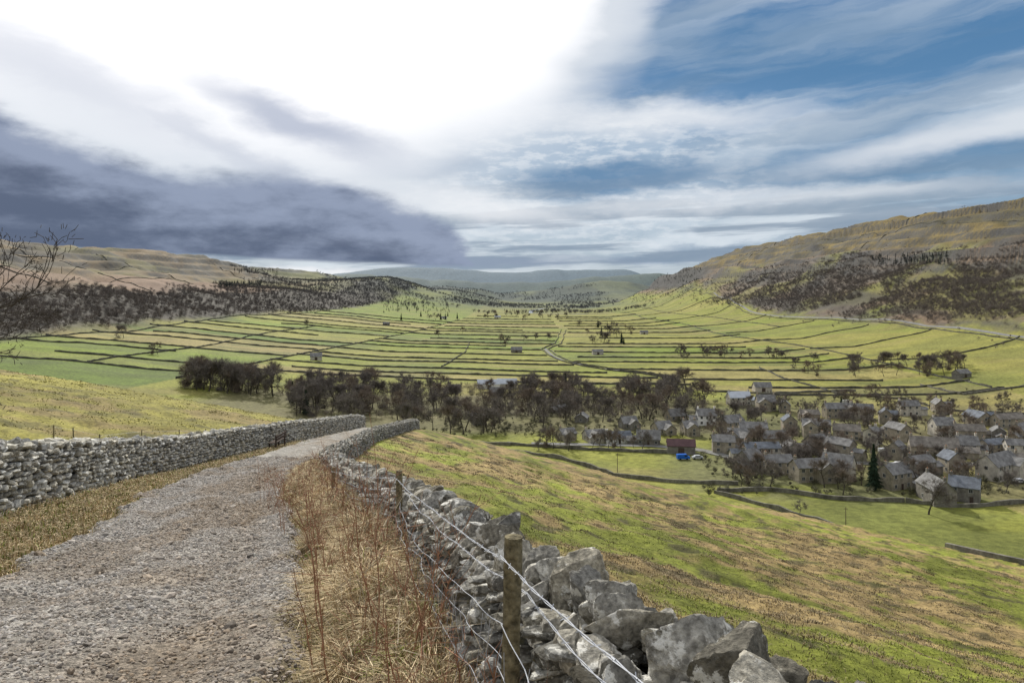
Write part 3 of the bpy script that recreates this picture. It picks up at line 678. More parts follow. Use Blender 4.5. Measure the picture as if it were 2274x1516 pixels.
def fL(x, y):
    n1 = fbm(x*.01, y*.006, 3, 3); top = np.interp(y, [400, 1400, 1800, 2600, 4000], [-535, -545, -690, -760, -800])
    return sst(top-30, top+30, x+100*(n1-.5))*(1-sst(-430, -400, x+50*(n1-.5)))*(.7+.3*sst(.38, .52, n1))
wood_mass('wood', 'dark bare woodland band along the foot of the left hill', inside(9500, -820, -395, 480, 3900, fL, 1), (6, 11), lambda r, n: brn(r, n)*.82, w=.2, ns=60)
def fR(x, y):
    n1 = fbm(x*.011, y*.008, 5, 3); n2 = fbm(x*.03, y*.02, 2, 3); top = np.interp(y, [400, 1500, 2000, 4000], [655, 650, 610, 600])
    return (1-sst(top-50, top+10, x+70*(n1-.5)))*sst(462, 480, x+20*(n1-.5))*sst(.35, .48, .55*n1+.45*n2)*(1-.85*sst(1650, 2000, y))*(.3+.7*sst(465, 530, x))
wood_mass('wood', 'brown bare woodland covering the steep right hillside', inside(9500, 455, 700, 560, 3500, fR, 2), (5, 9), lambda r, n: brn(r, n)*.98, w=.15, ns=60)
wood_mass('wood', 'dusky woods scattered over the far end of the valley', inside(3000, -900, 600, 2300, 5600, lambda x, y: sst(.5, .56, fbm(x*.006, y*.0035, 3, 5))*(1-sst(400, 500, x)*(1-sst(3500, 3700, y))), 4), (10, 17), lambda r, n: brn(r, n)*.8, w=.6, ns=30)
dk = lambda r, n: np.array([.036, .048, .045])*r.uniform(.7, 1.4, (n, 1))
P = []
for (u0, u1, v0, v1, n) in ((485, 582, 628, 640, 170), (520, 620, 598, 606, 90), (850, 1000, 660, 695, 170), (770, 900, 632, 650, 160), (1930, 2110, 572, 590, 70), (1120, 1170, 690, 700, 40), (1450, 1560, 596, 630, 120)):
    for _ in range(n):
        p = place(random.uniform(u0, u1), random.uniform(v0, v1), 400); P.append((p[0], p[1]))
wood_mass('conifer_plantation', 'dark conifer plantations on the hillsides', P, (6, 10), dk, True, 60, .7, False)
sc_ = inside(750, 330, 900, 600, 3400, lambda x, y: .25*sst(400, 450, x)*sst(.5, .6, fbm(x*.02, y*.02, 2, 3)), 9)
wood_mass('scrub', 'scattered hawthorn scrub over the right hillside pastures', sc_, (2.5, 6), brn, False, 34, .2)
vg = []
while len(vg) < 1100:
    u = random.uniform(900, 2290); v = random.uniform(868, 1095) if u > 1560 else random.uniform(865, 968)
    x, y = fl(u, v, 64)
    if all(abs(x-a) > 6 or abs(y-b) > 4.5 for a, b in HOUSEXY): vg.append((x, y))
wood_mass('garden_hedges', 'dark garden shrubs and hedges filling the village', vg, (1.2, 4.2), lambda r, n: np.array([.125, .122, .082])*r.uniform(.5, 1.5, (n, 1)), False, 46, .14, False)
bt = []
for _ in range(620):
    u = random.uniform(400, 1570); v = random.uniform(862, 885) if u < 700 else random.uniform(862, 930)
    if 600 < u < 640: continue
    bt.append(fl(u, v, 64))
bt = [p for p in bt if all(abs(p[0]-a) > 7 or abs(p[1]-b) > 5 for a, b in HOUSEXY)]
wood_mass('wood', 'soft brown understorey of the tree belt below the strip fields', bt, (5, 10), lambda r, n: np.array([.16, .138, .118])*r.uniform(.7, 1.35, (n, 1)), False, 110, .08, False)

# ---------------------------------------------------------------- field walls
def fwall(pts, label, group, hgt=1.5, wid=.8, mat=None, cat='field wall'):
    p = np.array(pts, float); L = np.concatenate([[0], np.cumsum(np.hypot(np.diff(p[:, 0]), np.diff(p[:, 1])))])
    if L[-1] < 8: return
    m = np.linspace(0, L[-1], max(3, int(L[-1]/4))); X = np.interp(m, L, p[:, 0]); Y = np.interp(m, L, p[:, 1])
    X = X+(fbm(m*.03, m*0+p[0, 1], 1, 2)-.5)*3; Y = Y+(fbm(m*.012, m*0+p[0, 0], 2, 2)-.5)*12*min(1, L[-1]/150)
    a = np.arctan2(np.gradient(Y), np.gradient(X)); nx, ny = -np.sin(a), np.cos(a); Z = H(X, Y); hh = hgt*(.65+.55*np.random.default_rng(len(m)).random(len(m)))
    V = []
    for o_, z_ in ((wid/2, -1.2+0*hh), (wid/2*.7, hh), (-wid/2*.7, hh*.97), (-wid/2, -1.2+0*hh)): V.append(np.stack([X+nx*o_, Y+ny*o_, Z+z_], -1))
    V = np.stack(V, 1).reshape(-1, 3); k = len(m)
    i = np.arange(k-1)[:, None]*4; Q = np.concatenate([i+np.array([j, j+1, j+5, j+4]) for j in range(3)]); Q = np.concatenate([Q, [[0, 1, 2, 3], [4*k-4, 4*k-3, 4*k-2, 4*k-1]]])
    o = mk('field_wall', V, Q, None, mat or M_fieldwall); tag(o, label, cat, group)
def cross(Ys, fa, fb, phrase, sd):
    r = np.random.default_rng(sd)
    for i, Y0 in enumerate(Ys):
        a, b_ = float(fa(Y0)), float(fb(Y0)); ln = b_-a
        if i % 4 == 1: a += ln*r.uniform(0, .35)
        if i % 5 == 2: b_ -= ln*r.uniform(0, .4)
        tl = r.uniform(-.02, .02); xs = np.linspace(a, b_, 30)
        fwall([(x, Y0-warp(x)+tl*(x-a)) for x in xs], f"dark dry stone wall crossing the {phrase}, {ordw(i+1)} counting up the valley", 'walls crossing the '+phrase, hgt=1.15+Y0*.0005, wid=.6)
cross(YLl, lambda y: -410, lambda y: WA(y), 'left pastures', 1)
cross(YLc, lambda y: WA(y), lambda y: roadx(y)-6, 'central strip fields', 2)
cross(YLr, lambda y: roadx(y)+8, lambda y: 318-.0*y, 'right floor fields', 3)
cross(lines(950, 2100, 100, 200, 5), lambda y: roadx(y)+8, lambda y: 330, 'far right floor fields', 4)
ls = [([(WA(y), y) for y in np.linspace(480, 1750, 20)], 'long wall running up the valley between left and central fields'),
      ([(roadx(y)-4, y) for y in np.linspace(560, 1300, 24)], 'left roadside wall of the valley lane'),
      ([(roadx(y)+4, y) for y in np.linspace(560, 1300, 24)], 'right roadside wall of the valley lane'),
      ([(-405+10*math.sin(y*.01), y) for y in np.linspace(560, 1800, 20)], 'boundary wall under the left woodland'),
      ([(320+8*math.sin(y*.01), y) for y in np.linspace(480, 2200, 24)], 'boundary wall at the foot of the right pastures'),
      ([(float(ftop(y))+8*math.sin(y*.008), y) for y in np.linspace(520, 2400, 26)], 'top wall of the right pastures beside the hillside lane'),
      ([(395+8*math.sin(y*.006), y) for y in np.linspace(1100, 2300, 20)], 'middle wall running along the right pastures'),
      ([(-300, 520), (-285, 700), (-300, 900), (-290, 1100)], 'middle wall running up through the left pastures'),
      ([(-60, 640), (-50, 800), (-55, 960)], 'short wall running up the central strip fields'),
      ([(210, 470), (205, 560), (215, 640)], 'short wall running up the right floor fields')]
for i, yy in enumerate([640, 780, 920, 1090, 1300, 1560, 1850, 2150]):
    ls.append(([(322, yy+20), (360, yy-5), (410, yy+15*math.sin(i)), (float(ftop(yy)), yy+25)], f'dark wall climbing the right hand pastures, {ordw(i+1)} counting up the valley'))
for i, (xa, ya, xb, yb) in enumerate([(-560, 900, -900, 950), (-560, 1150, -880, 1300), (-600, 1500, -900, 1600), (-640, 800, -660, 1500), (-780, 800, -790, 1700), (-700, 2000, -900, 2200)]):
    ls.append(([(xa, ya), ((xa+xb)/2+10, (ya+yb)/2+20), (xb, yb)], f'thin dark wall over the left moor, {ordw(i+1)} of six'))
for i, (xa, ya, xb, yb) in enumerate([(705, 1500, 900, 1600), (790, 1100, 800, 2600), (640, 2200, 860, 2350)]):
    ls.append(([(xa, ya), ((xa+xb)/2+6, (ya+yb)/2), (xb, yb)], f'thin dark wall over the right hill, {ordw(i+1)} of three'))
for pts, lb in ls: fwall(pts, lb, None, hgt=1.3, wid=.7)
nw = [([(1118, 990), (1250, 1012), (1370, 1046), (1500, 1060), (1640, 1066)], 'curved wall under the blue van field'), ([(1130, 976), (1300, 988), (1480, 994)], 'wall along the back of the blue van field'),
      ([(1590, 1082), (1700, 1112), (1800, 1142), (1880, 1168)], 'wall slanting down to the telegraph pole'), ([(1590, 1078), (1720, 1076), (1860, 1096), (2010, 1100)], 'wall at the near edge of the village'),
      ([(2010, 1100), (2150, 1112), (2300, 1100)], 'garden wall in front of the nearest village houses'), ([(1900, 872), (2010, 880), (2100, 905), (2300, 915)], 'wall behind the far village houses'), ([(2040, 850), (2140, 872), (2300, 868)], 'wall across the field right of the village'), ([(1560, 862), (1700, 868), (1900, 862)], 'wall across the field behind the village'),
      ([(900, 950), (1000, 972), (1130, 978)], 'wall below the crest of the track')]
for px, lb in nw: fwall([fl(u, v, 63.) for u, v in px], lb, None, 1.4, .8, M_fieldwall2)
Ye = 92.
fwall([((u-U0)/F*(Ye-k_*4), Ye-k_*4) for k_, u in enumerate((2120, 2180, 2240, 2330))], 'short broken dark wall at the right edge below the hillside', None, .8, .6, M_fieldwall2)

# ---------------------------------------------------------------- lanes
def ribbon(name, pts, w, mat, label, lift=.25):
    p = np.array(pts, float); L = np.concatenate([[0], np.cumsum(np.hypot(np.diff(p[:, 0]), np.diff(p[:, 1])))]); m = np.linspace(0, L[-1], int(L[-1]/4)+2)
    X = np.interp(m, L, p[:, 0]); Y = np.interp(m, L, p[:, 1]); a = np.arctan2(np.gradient(Y), np.gradient(X)); nx, ny = -np.sin(a), np.cos(a)
    Vl = [np.stack([X+nx*w/2*s_, Y+ny*w/2*s_, H(X+nx*w/2*s_, Y+ny*w/2*s_)+lift], -1) for s_ in (-1, 1)]
    V = np.stack(Vl, 1).reshape(-1, 3); i = np.arange(len(m)-1)[:, None]*2; Q = i+np.array([0, 1, 3, 2])
    o = mk(name, V, Q, None, mat); tag(o, label, 'road', kind='structure')
M_lane = nmat('lane_tarmac', (.19, .19, .18), scale=.5, var=.2)
M_water = nmat('river_surface', (.3, .33, .35), scale=.3, var=.1, rough=.25)
ribbon('valley_lane', [(roadx(y), y) for y in np.linspace(560, 860, 40)], 3.2, M_lane, 'pale lane winding up the valley floor')
ribbon('hillside_lane', [(float(ftop(y))+7+8*math.sin(y*.008), y) for y in np.linspace(420, 1900, 80)], 3.5, M_lane, 'grey lane running under the right hill')
ribbon('village_street', [fl(1180, 985), fl(1450, 990), fl(1560, 1000), fl(1640, 1020), fl(1760, 1025), fl(1960, 1030), fl(2060, 1030), fl(2290, 1032)], 5, M_lane, 'tarmac street through the village')
ribbon('river', [(230, 2250), (150, 2300), (60, 2350), (70, 2700), (130, 3000)], 14, M_water, 'bright bend of river far up the valley', .5)

# ---------------------------------------------------------------- cars
def car(x, y, rot, col, label, van=False):
    E = empty('van' if van else 'parked_car', (x, y, h1(x, y)+.08), R(rot)); tag(E, label, 'van' if van else 'car', 'vehicles parked in the village')
    prof = [(-2.1, .35), (-2.15, .8), (-2.0, 1.0), (-1.5, 1.05), (-1.0, 1.48), (.9, 1.5), (1.6, 1.0), (2.1, .9), (2.15, .35)] if not van else [(-2.5, .35), (-2.55, 1.9), (-2.4, 2.1), (1.2, 2.1), (1.8, 1.3), (2.5, 1.15), (2.6, .35)]
    n = len(prof); V = [(px, s_*(.85 if pz > 1.2 and not van else .92), pz) for s_ in (-1, 1) for px, pz in prof]
    Qs = [(i, (i+1) % n, (i+1) % n+n, i+n) for i in range(n)]
    T = [(0, i, i+1) for i in range(1, n-1)]+[(n, n+i+1, n+i) for i in range(1, n-1)]
    mk('body', V, Qs, T, paint[col], parent=E)
    mb = MB()
    if van: mb.box(.3, 1.25, -.94, .94, 1.25, 1.85)
    else: mb.box(-.95, -.05, -.9, .9, 1.05, 1.4); mb.box(.05, .9, -.9, .9, 1.05, 1.4)
    mb.build('side_window', M_pane, E)
    for wx in (-1.35, 1.35):
        for sy in (-.85, .85):
            Vt, Qt = tubes([(wx, sy-.12, .32)], [(wx, sy+.12, .32)], [.33], [.33], 12)
            Vc = np.concatenate([Vt, [(wx, sy-.12, .32), (wx, sy+.12, .32)]]); Tc = [(i, (i+1) % 12, 24) for i in range(12)]+[(12+i, 12+(i+1) % 12, 25) for i in range(12)]
            mk('wheel', Vc, Qt, Tc, M_tyre, parent=E)
for (u, v, rot, c_, lb, vn_) in [(1517, 1020, 5, 'blue', 'bright blue van parked beside the purple roofed barn', True), (1549, 1019, 0, 'silver', 'silver car parked just right of the blue van', False), (1965, 1006, 10, 'white', 'white van parked beside the tall conifer', True), (1995, 1034, -5, 'white', 'white car parked on the street right of the conifer', False), (1820, 944, 0, 'red', 'red car parked between the upper village houses', False), (1650, 1024, 30, 'silver', 'silver car on the street by the leftmost village houses', False), (2030, 1036, 10, 'black', 'black car parked below the long terraced house', False), (1880, 896, 0, 'white', 'white van on the lane behind the village', True), (2262, 1072, 5, 'white', 'white car at the far right edge of the village', False)]:
    x, y = fl(u, v); car(x, y, rot, c_, lb, vn_)

# ---------------------------------------------------------------- poles
for (u, v, h_, lb) in [(1878, 1168, 7, 'wooden telegraph pole standing in the near pasture'), (1371, 1036, 7, 'thin pole in the field left of the blue van')]:
    x, y = fl(u, v, 63.); z = h1(x, y); E = empty('telegraph_pole', (x, y, z)); tag(E, lb, 'telegraph pole')
    V, Q = tubes([(0, 0, -.5)], [(0, 0, h_)], [.14], [.1], 8); mk('pole', V, Q, None, M_wood, parent=E)
    mb = MB(); mb.box(-.6, .6, -.05, .05, h_-.5, h_-.38); mb.build('crossarm', M_wood, E)

# ---------------------------------------------------------------- fence on the right wall
FE = empty('wire_fence', (0, 0, 0)); tag(FE, 'wire fence with weathered wooden posts and barbed strands in front of the right wall', 'fence')
posts = [(.9, -1.5, .0, 1.25), (-.03, 2.8, .03, 1.21), (-1.22, 8.0, 0, 1.2), (-3.45, 14.2, .02, .95)]
tops = []
for i, (x, y, ln, hgt) in enumerate(posts):
    zb = h1(float(XW(y)), y); n = 14; rr = .035
    pts = [(x+ln*t_*1.2, y, zb-.3+(hgt+.3)*t_) for t_ in np.linspace(0, 1, n)]; V, Q = poly_tube(pts, [rr*(1+.05*math.sin(k*1.7)) for k in range(n)], 14)
    c0 = len(V); V = np.concatenate([V, [pts[-1]]]); V[-1][2] += .006; T = [((n-2)*28+14+j, (n-2)*28+14+(j+1) % 14, c0) for j in range(14)]
    mk('post', V, Q, T, M_wood, parent=FE, smooth=False); tops.append(np.array([x+ln*1.2, y, zb+hgt]))
def wire(name, dz, dx=-.05, r=.0028, barb=False, sag=.05, wob=.01):
    V = []; Q = []; off = 0; rr = np.random.default_rng(int(abs(dz)*100)+5)
    for a, b_ in zip(tops[:-1], tops[1:]):
        L = np.linalg.norm(b_-a); n = int(L/.06); t_ = np.linspace(0, 1, n)[:, None]
        p = a*(1-t_)+b_*t_+np.array([dx, 0, dz]); p[:, 2] -= sag*4*(t_*(1-t_))[:, 0]
        p[:, 0] += (fbm(t_[:, 0]*L*1.3, t_[:, 0]*0+dz*7, 2, 3)-.5)*wob*4; p[:, 2] += (fbm(t_[:, 0]*L*1.3, t_[:, 0]*0+dz*9, 4, 3)-.5)*wob*3
        if barb:
            for s_ in (0, pi):
                q = p.copy(); ph_ = np.arange(n)*1.1+s_; q[:, 0] += np.cos(ph_)*.003; q[:, 2] += np.sin(ph_)*.003
                v, f = poly_tube(q, r*.75, 4); V.append(v); Q.append(f+off); off += len(v)
            for k in range(2, n-2, 2):
                for s_ in (-1, 1):
                    d = rr.normal(size=3); d /= np.linalg.norm(d); v, f = poly_tube([p[k]-d*.013, p[k]+d*.013], r*.6, 3); V.append(v); Q.append(f+off); off += len(v)
        else:
            v, f = poly_tube(p, r, 4); V.append(v); Q.append(f+off); off += len(v)
    mk(name, np.concatenate(V), np.concatenate(Q), None, M_wire, parent=FE)
wire('barbed_wire', -.08, barb=True, sag=.03, r=.0022); wire('barbed_wire', -.22, barb=True, sag=.06, dx=.05, r=.0022)
for dz in (-.36, -.5, -.68, -.88): wire('fence_wire', dz, sag=.07, wob=.035, r=.0019)
for a, b_ in zip(tops[:3], tops[1:4]):
    V = []; Q = []; off = 0
    L = np.linalg.norm(b_-a)
    for k in range(int(L/.16)):
        t_ = (k+.5)*.16/L; p = a*(1-t_)+b_*t_+np.array([-.05, 0, 0]); sg = .28*t_*(1-t_); x_ = random.uniform(-.07, .07)
        v, f = poly_tube([p+[x_, 0, -.36-sg], p+[x_*.3-.02, .02, -.6-sg], p+[-x_, 0, -.88-sg]], .0015, 3); V.append(v); Q.append(f+off); off += len(v)
    mk('wire_netting', np.concatenate(V), np.concatenate(Q), None, M_wire, parent=FE)
F2 = empty('wire_fence', (0, 0, 0)); tag(F2, 'row of thin wooden fence posts in the pasture behind the left wall', 'fence'); pp = []
for (u, v) in [(120, 958), (165, 955), (222, 953), (312, 953), (400, 948), (455, 950), (510, 948)]:
    Y = 26+u*.03; X = Y*(u-U0)/F; X = min(X, float(XL(Y))-.9); z = h1(X, Y); V, Q = tubes([(X, Y, z-.3)], [(X+random.uniform(-.08, .08), Y, z+1.18)], [.028], [.025], 7)
    mk('post', V, Q, None, M_wood, parent=F2); pp.append((X, Y, z))
for dz in (.7, 1.1):
    V, Q = poly_tube([(a, b_, c_+dz) for a, b_, c_ in pp], .003, 3); mk('fence_wire', V, Q, None, M_wire, parent=F2)

# ---------------------------------------------------------------- bench
Yb = 44.; xb = float(XL(Yb))+.75; E = empty('bench', (xb, Yb, h1(xb, Yb)+.03), R(-92)); tag(E, 'small dark wooden bench against the left wall', 'bench')
mb = MB()
for k in range(3): mb.box(-.85, .85, -.2+k*.15, -.08+k*.15, .42, .47)
mb.build('seat', M_door, E); mb = MB()
for k in range(2): mb.box(-.85, .85, .26, .3, .6+k*.16, .72+k*.16)
mb.build('backrest', M_door, E)
for sx in (-.75, .75):
    for sy in (-.15, .22): mb = MB(); mb.box(sx-.04, sx+.04, sy-.035, sy+.035, -.1, .42 if sy < 0 else .9); mb.build('leg', M_door, E)

# ---------------------------------------------------------------- grass
def blades(name, X, Y, hgt, wid, lean, cols, label, zoff=0., dirb=None, root=.5):
    n = len(X); Z = H(X, Y)+zoff; r = rng; th = r.random(n)*2*pi; ld = r.random(n)*2*pi if dirb is None else dirb+r.normal(size=n)*.5
    px, py = np.cos(th)*wid/2, np.sin(th)*wid/2; lx, ly = np.cos(ld)*lean*hgt, np.sin(ld)*lean*hgt
    hv = hgt*np.sqrt(np.maximum(.05, 1-np.minimum(lean, .97)**2))
    b0 = np.stack([X-px, Y-py, Z-.02], -1); b1 = np.stack([X+px, Y+py, Z-.02], -1)
    m0 = np.stack([X-px*.8+lx*.35, Y-py*.8+ly*.35, Z+hv*.7], -1); m1 = np.stack([X+px*.8+lx*.35, Y+py*.8+ly*.35, Z+hv*.7], -1)
    tp = np.stack([X+lx, Y+ly, Z+hv*(1-.5*lean)], -1)
    V = np.stack([b0, b1, m1, m0, tp], 1).reshape(-1, 3); i = np.arange(n)[:, None]*5
    Cc = np.stack([cols*root, cols*root, cols, cols, cols*1.15], 1).reshape(-1, 3)  # blade colour darkened towards the root, shade painted in
    o = mk(name, V, i+np.array([0, 1, 2, 3]), i+np.array([3, 2, 4]), M_blade, Cc); tag(o, label, 'grass', kind='stuff'); return o
def clump(cx, cy, n, spread):
    k = rng.integers(0, len(cx), n); sp_ = spread if np.isscalar(spread) else spread[k]
    a = rng.normal(size=n)*sp_; b = rng.normal(size=n)*sp_; return cx[k]+a, cy[k]+b, k, np.arctan2(b, a)
straw = np.array([.42, .31, .165]); green = np.array([.165, .195, .038]); pale = np.array([.74, .63, .43])
def cmix(n, g):
    t_ = rng.random(n)[:, None]; gm = (rng.random(n) < g)[:, None]
    c = straw*(1-t_*.7)+pale*t_*.7; c = np.where(gm, green*(.7+.7*t_), c)
    return c*rng.uniform(.6, 1.2, (n, 1))
nc0 = 1500
cy = 1.4+30*rng.random(nc0)**1.7; w = rng.random(nc0); cx = TR(cy)-.05+(XW(cy)-.36-TR(cy)+.05)*w
x, y, k, dr = clump(cx, cy, 62000, .09); ok = (x < XW(y)-.28) & (x > TR(y)-.3); x, y, k, dr = x[ok], y[ok], k[ok], dr[ok]; n = len(x)
gsh = (rng.random(nc0) < .38)[k]; tone = rng.uniform(.6, 1.2, nc0)[k][:, None]; cs = cmix(n, .1)*.85; cs = np.where(gsh[:, None] & (rng.random(n) < .75)[:, None], green*rng.uniform(.7, 1.5, (n, 1)), cs)*tone
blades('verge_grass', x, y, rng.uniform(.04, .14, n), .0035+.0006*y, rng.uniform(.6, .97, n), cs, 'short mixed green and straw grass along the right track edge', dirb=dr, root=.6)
nc0 = 220
cy = 1.6+26*rng.random(nc0)**1.6; w = rng.random(nc0)**.6; cx = TR(cy)+.3+(XW(cy)-.45-TR(cy)-.3)*w
sprd = rng.uniform(.05, .15, nc0)
x, y, k, dr = clump(cx, cy, 64000, sprd); ok = (x < XW(y)-.28) & (x > TR(y)-.1); x, y, k, dr = x[ok], y[ok], k[ok], dr[ok]; n = len(x)
ch = (sprd*2.8)[k]; tone = rng.uniform(.5, 1.3, nc0)[k][:, None]
blades('verge_grass', x, y, ch*rng.uniform(.6, 1.25, n), .0035+.0006*y, rng.uniform(.5, .97, n), cmix(n, .05)*tone, 'big straw coloured dead tussocks between track and right wall', dirb=dr, root=.4)
nb_ = 3000
y = 2.2+22*rng.random(nb_)**1.4; x = XW(y)-.38-rng.random(nb_)**1.3*(.4+.06*y); z = H(x, y)+rng.random(nb_)**1.3*.5
P0_ = np.stack([x, y, z], -1); dd = rng.normal(size=(nb_, 3))*[.5, .5, .55]; dd[:, 2] = np.abs(dd[:, 2])+.05; P1_ = P0_+dd*rng.uniform(.12, .45, (nb_, 1))
V, T = slivers(P0_, P1_, .003+.0004*y, rng); cb = (np.array([.28, .14, .09])*rng.uniform(.5, 1.5, (nb_, 1))); cb = np.where(rng.random((nb_, 1)) < .3, np.array([.55, .47, .34])*rng.uniform(.6, 1.2, (nb_, 1)), cb)
o = mk('dry_brush', V, None, T, M_blade, np.repeat(cb, 3, 0)); tag(o, 'tangle of thin dry twigs against the near right wall', 'dry weeds', kind='stuff')
cy = 4+46*rng.random(1300)**1.5; cx = TL(cy)-.05+(XL(cy)+.35-TL(cy)+.05)*rng.random(1300)**.9
x, y, k, dr = clump(cx, cy, 72000, .14); ok = (x > XL(y)+.32) & (x < TL(y)+.25); x, y, k, dr = x[ok], y[ok], k[ok], dr[ok]; n = len(x); tone = rng.uniform(.65, 1.2, 1300)[k][:, None]
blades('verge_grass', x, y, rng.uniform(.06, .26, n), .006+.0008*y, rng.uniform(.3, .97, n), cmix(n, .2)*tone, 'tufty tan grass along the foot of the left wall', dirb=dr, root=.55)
nf = 7000
cy = 2.5+62*rng.random(nf)**1.4; cx = XW(cy)+.4+(cy*.78+4)*rng.random(nf)
dn = cx-XW(cy)
pt = sst(.43, .61, .5*fbm(cx*.14, cy*.1, 4, 4)+.5*fbm(cx*.7, cy*.7, 6, 3)+.02+.05*np.exp(-dn/14)-.025*sst(4, 14, cx-.35*cy))
x, y, k, dr = clump(cx, cy, 165000, .15); ok = (x > XW(y)+.33); x, y, k, dr = x[ok], y[ok], k[ok], dr[ok]; n = len(x); gsel = (rng.random(n) > pt[k]*.85+.04)[:, None]; tone = rng.uniform(.6, 1.2, nf)[k][:, None]
cs = cmix(n, 0.)*.64; cs = np.where(gsel, green*rng.uniform(.75, 1.45, (n, 1)), cs)*tone
dkk = (rng.random(nf) < .035)[k][:, None]; cs = np.where(dkk, np.array([.09, .07, .04])*rng.uniform(.6, 1.6, (n, 1)), cs)
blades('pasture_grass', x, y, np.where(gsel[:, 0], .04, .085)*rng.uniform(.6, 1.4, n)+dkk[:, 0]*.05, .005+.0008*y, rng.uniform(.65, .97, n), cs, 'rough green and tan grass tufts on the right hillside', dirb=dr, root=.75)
cy = 12+90*rng.random(1800); cx = XL(cy)-.5-rng.random(1800)*50
x, y, k, dr = clump(cx, cy, 26000, .35); ok = x < XL(y)-.4; x, y = x[ok], y[ok]; n = len(x)
blades('pasture_grass', x, y, rng.uniform(.05, .12, n), .02+.001*y, rng.uniform(.6, .95, n), np.array([.24, .215, .06])*rng.uniform(.6, 1.3, (n, 1)), 'short yellow green grass tufts on the left pasture', root=.85)
cx = np.array([-.66, -.82, -.6]); cy = np.array([4.3, 4.7, 5.2]); x, y, k, dr = clump(cx, cy, 2200, .065); n = len(x)
blades('moss_clump', x, y, rng.uniform(.08, .17, n), .006, rng.uniform(.3, .9, n), np.array([.21, .27, .04])*rng.uniform(.7, 1.4, (n, 1)), 'bright green mossy grass clump at the foot of the right wall', dirb=dr)

def stalk(x, y, hgt, lean, sd, label):
    r = np.random.default_rng(sd); V = []; Q = []; off = 0
    d = np.array([math.cos(sd*2.1)*lean, math.sin(sd*2.1)*lean*.6, 1.]); pts = [np.array([0, 0, -.05])]
    for i in range(9): pts.append(pts[-1]+(d+r.normal(size=3)*.1)*hgt/9)
    v, f = poly_tube(pts, np.linspace(.0056, .0019, 10), 5); V.append(v); Q.append(f); off += len(v)
    for i in range(3, 9):
        for _ in range(r.integers(1, 4)):
            dd = d*.6+r.normal(size=3)*.55; dd[2] = abs(dd[2])+.2; ln = hgt*r.uniform(.08, .25); q = pts[i]+dd*ln*.5; e_ = q+(dd+r.normal(size=3)*.3)*ln*.5
            v, f = poly_tube([pts[i], q, e_], [.0023, .0017, .0011], 3); V.append(v); Q.append(f+off); off += len(v)
    o = mk('dead_stalk', np.concatenate(V), np.concatenate(Q), None, M_stalk); o.location = (x, y, h1(x, y)); tag(o, label, 'dead weed', 'dead weed stalks in the right verge')
sp = []
for i in range(66):
    y = 2.8+14*random.random()**1.2; x = float(XW(y))-.42-random.random()**1.4*(.4+.07*y); sp.append((x, y))
sp.sort(key=lambda q: q[1])
for i, (x, y) in enumerate(sp): stalk(x, y, random.uniform(.5, 1.2), random.uniform(0, .5), i+3, f'reddish brown dead weed stalk in the right verge, {ordw(i+1)} from the camera')

# ---------------------------------------------------------------- bare thorn trees at the left edge
M_thorn = nmat('thorn_bark', (.065, .055, .045), scale=3, var=.3)
def thorn(seed, top, x, y, sc, depth, trunk, up, spread, label, f1, f0, r0, rmin):
    r = np.random.default_rng(seed); segs, tips = skeleton(r, 7.8, spread, depth, trunk=trunk, r0=r0, kids=(2, 4), up=up, taper=.64, wob=.2)
    P0 = np.array([s[0] for s in segs]); P1 = np.array([s[1] for s in segs]); R0 = np.array([s[2] for s in segs]); R1 = np.array([s[3] for s in segs]); D = np.array([s[4] for s in segs])
    k_ = top/P1[:, 2].max(); P0 *= k_; P1 *= k_; R0 = np.maximum(R0, rmin); R1 = np.maximum(R1, rmin*.75)
    keep = (D >= 2) | ((D == 1) & (r.random(len(D)) < f1)) | (r.random(len(D)) < f0); P0, P1, R0, R1, D = P0[keep], P1[keep], R0[keep], R1[keep], D[keep]
    TE = empty('bare_tree', (x, y, h1(x, y)-.1), .6); TE.scale = (sc, sc, 1); tag(TE, label, 'tree')
    m = D >= depth-2; V, Q = tubes(P0[m], P1[m], R0[m], R1[m], 8); mk('trunk', V, Q, None, M_thorn, parent=TE, smooth=True)
    V, Q = tubes(P0[~m], P1[~m], R0[~m], R1[~m], 4); mk('crown', V, Q, None, M_thorn, parent=TE)
thorn(77, 7.6, -17.5, 21.5, .95, 6, .2, .2, .5, 'tall gnarled bare thorn tree reaching in at the left edge of the photo', .6, .3, .013, .010)
thorn(11, 4.6, -17.0, 20.5, 1.1, 6, .12, .08, .6, 'low spreading bare thorn bush behind the left end of the wall', .6, .3, .007, .008)

# ---------------------------------------------------------------- camera, sun, world
cam = bpy.data.cameras.new('camera'); co = bpy.data.objects.new('camera', cam); COL.objects.link(co); SC.camera = co
cam.sensor_width = 36; cam.lens = 26; cam.shift_y = -108/2274; cam.clip_start = .05; cam.clip_end = 40000
co.location = (0, 0, 0); co.rotation_euler = (pi/2, 0, 0)
AZ, EL = R(-16), R(34)
sun = bpy.data.lights.new('sun', 'SUN'); so = bpy.data.objects.new('sun', sun); COL.objects.link(so); sun.energy = 4.4; sun.angle = R(.8); sun.color = (1, .95, .85)
d = Vector((math.sin(AZ)*math.cos(EL), math.cos(AZ)*math.cos(EL), math.sin(EL))); so.rotation_euler = d.to_track_quat('Z', 'Y').to_euler()
W = bpy.data.worlds.new('World'); SC.world = W; W.use_nodes = True; nt = W.node_tree; N = nt.nodes; L = nt.links
bg = N['Background']; bg.inputs['Strength'].default_value = 1
def setin(s_, v):
    if isinstance(v, (int, float)): s_.default_value = v
    elif isinstance(v, tuple): s_.default_value = (*v, 1) if len(v) == 3 and s_.type == 'RGBA' else v
    else: L.new(v, s_)
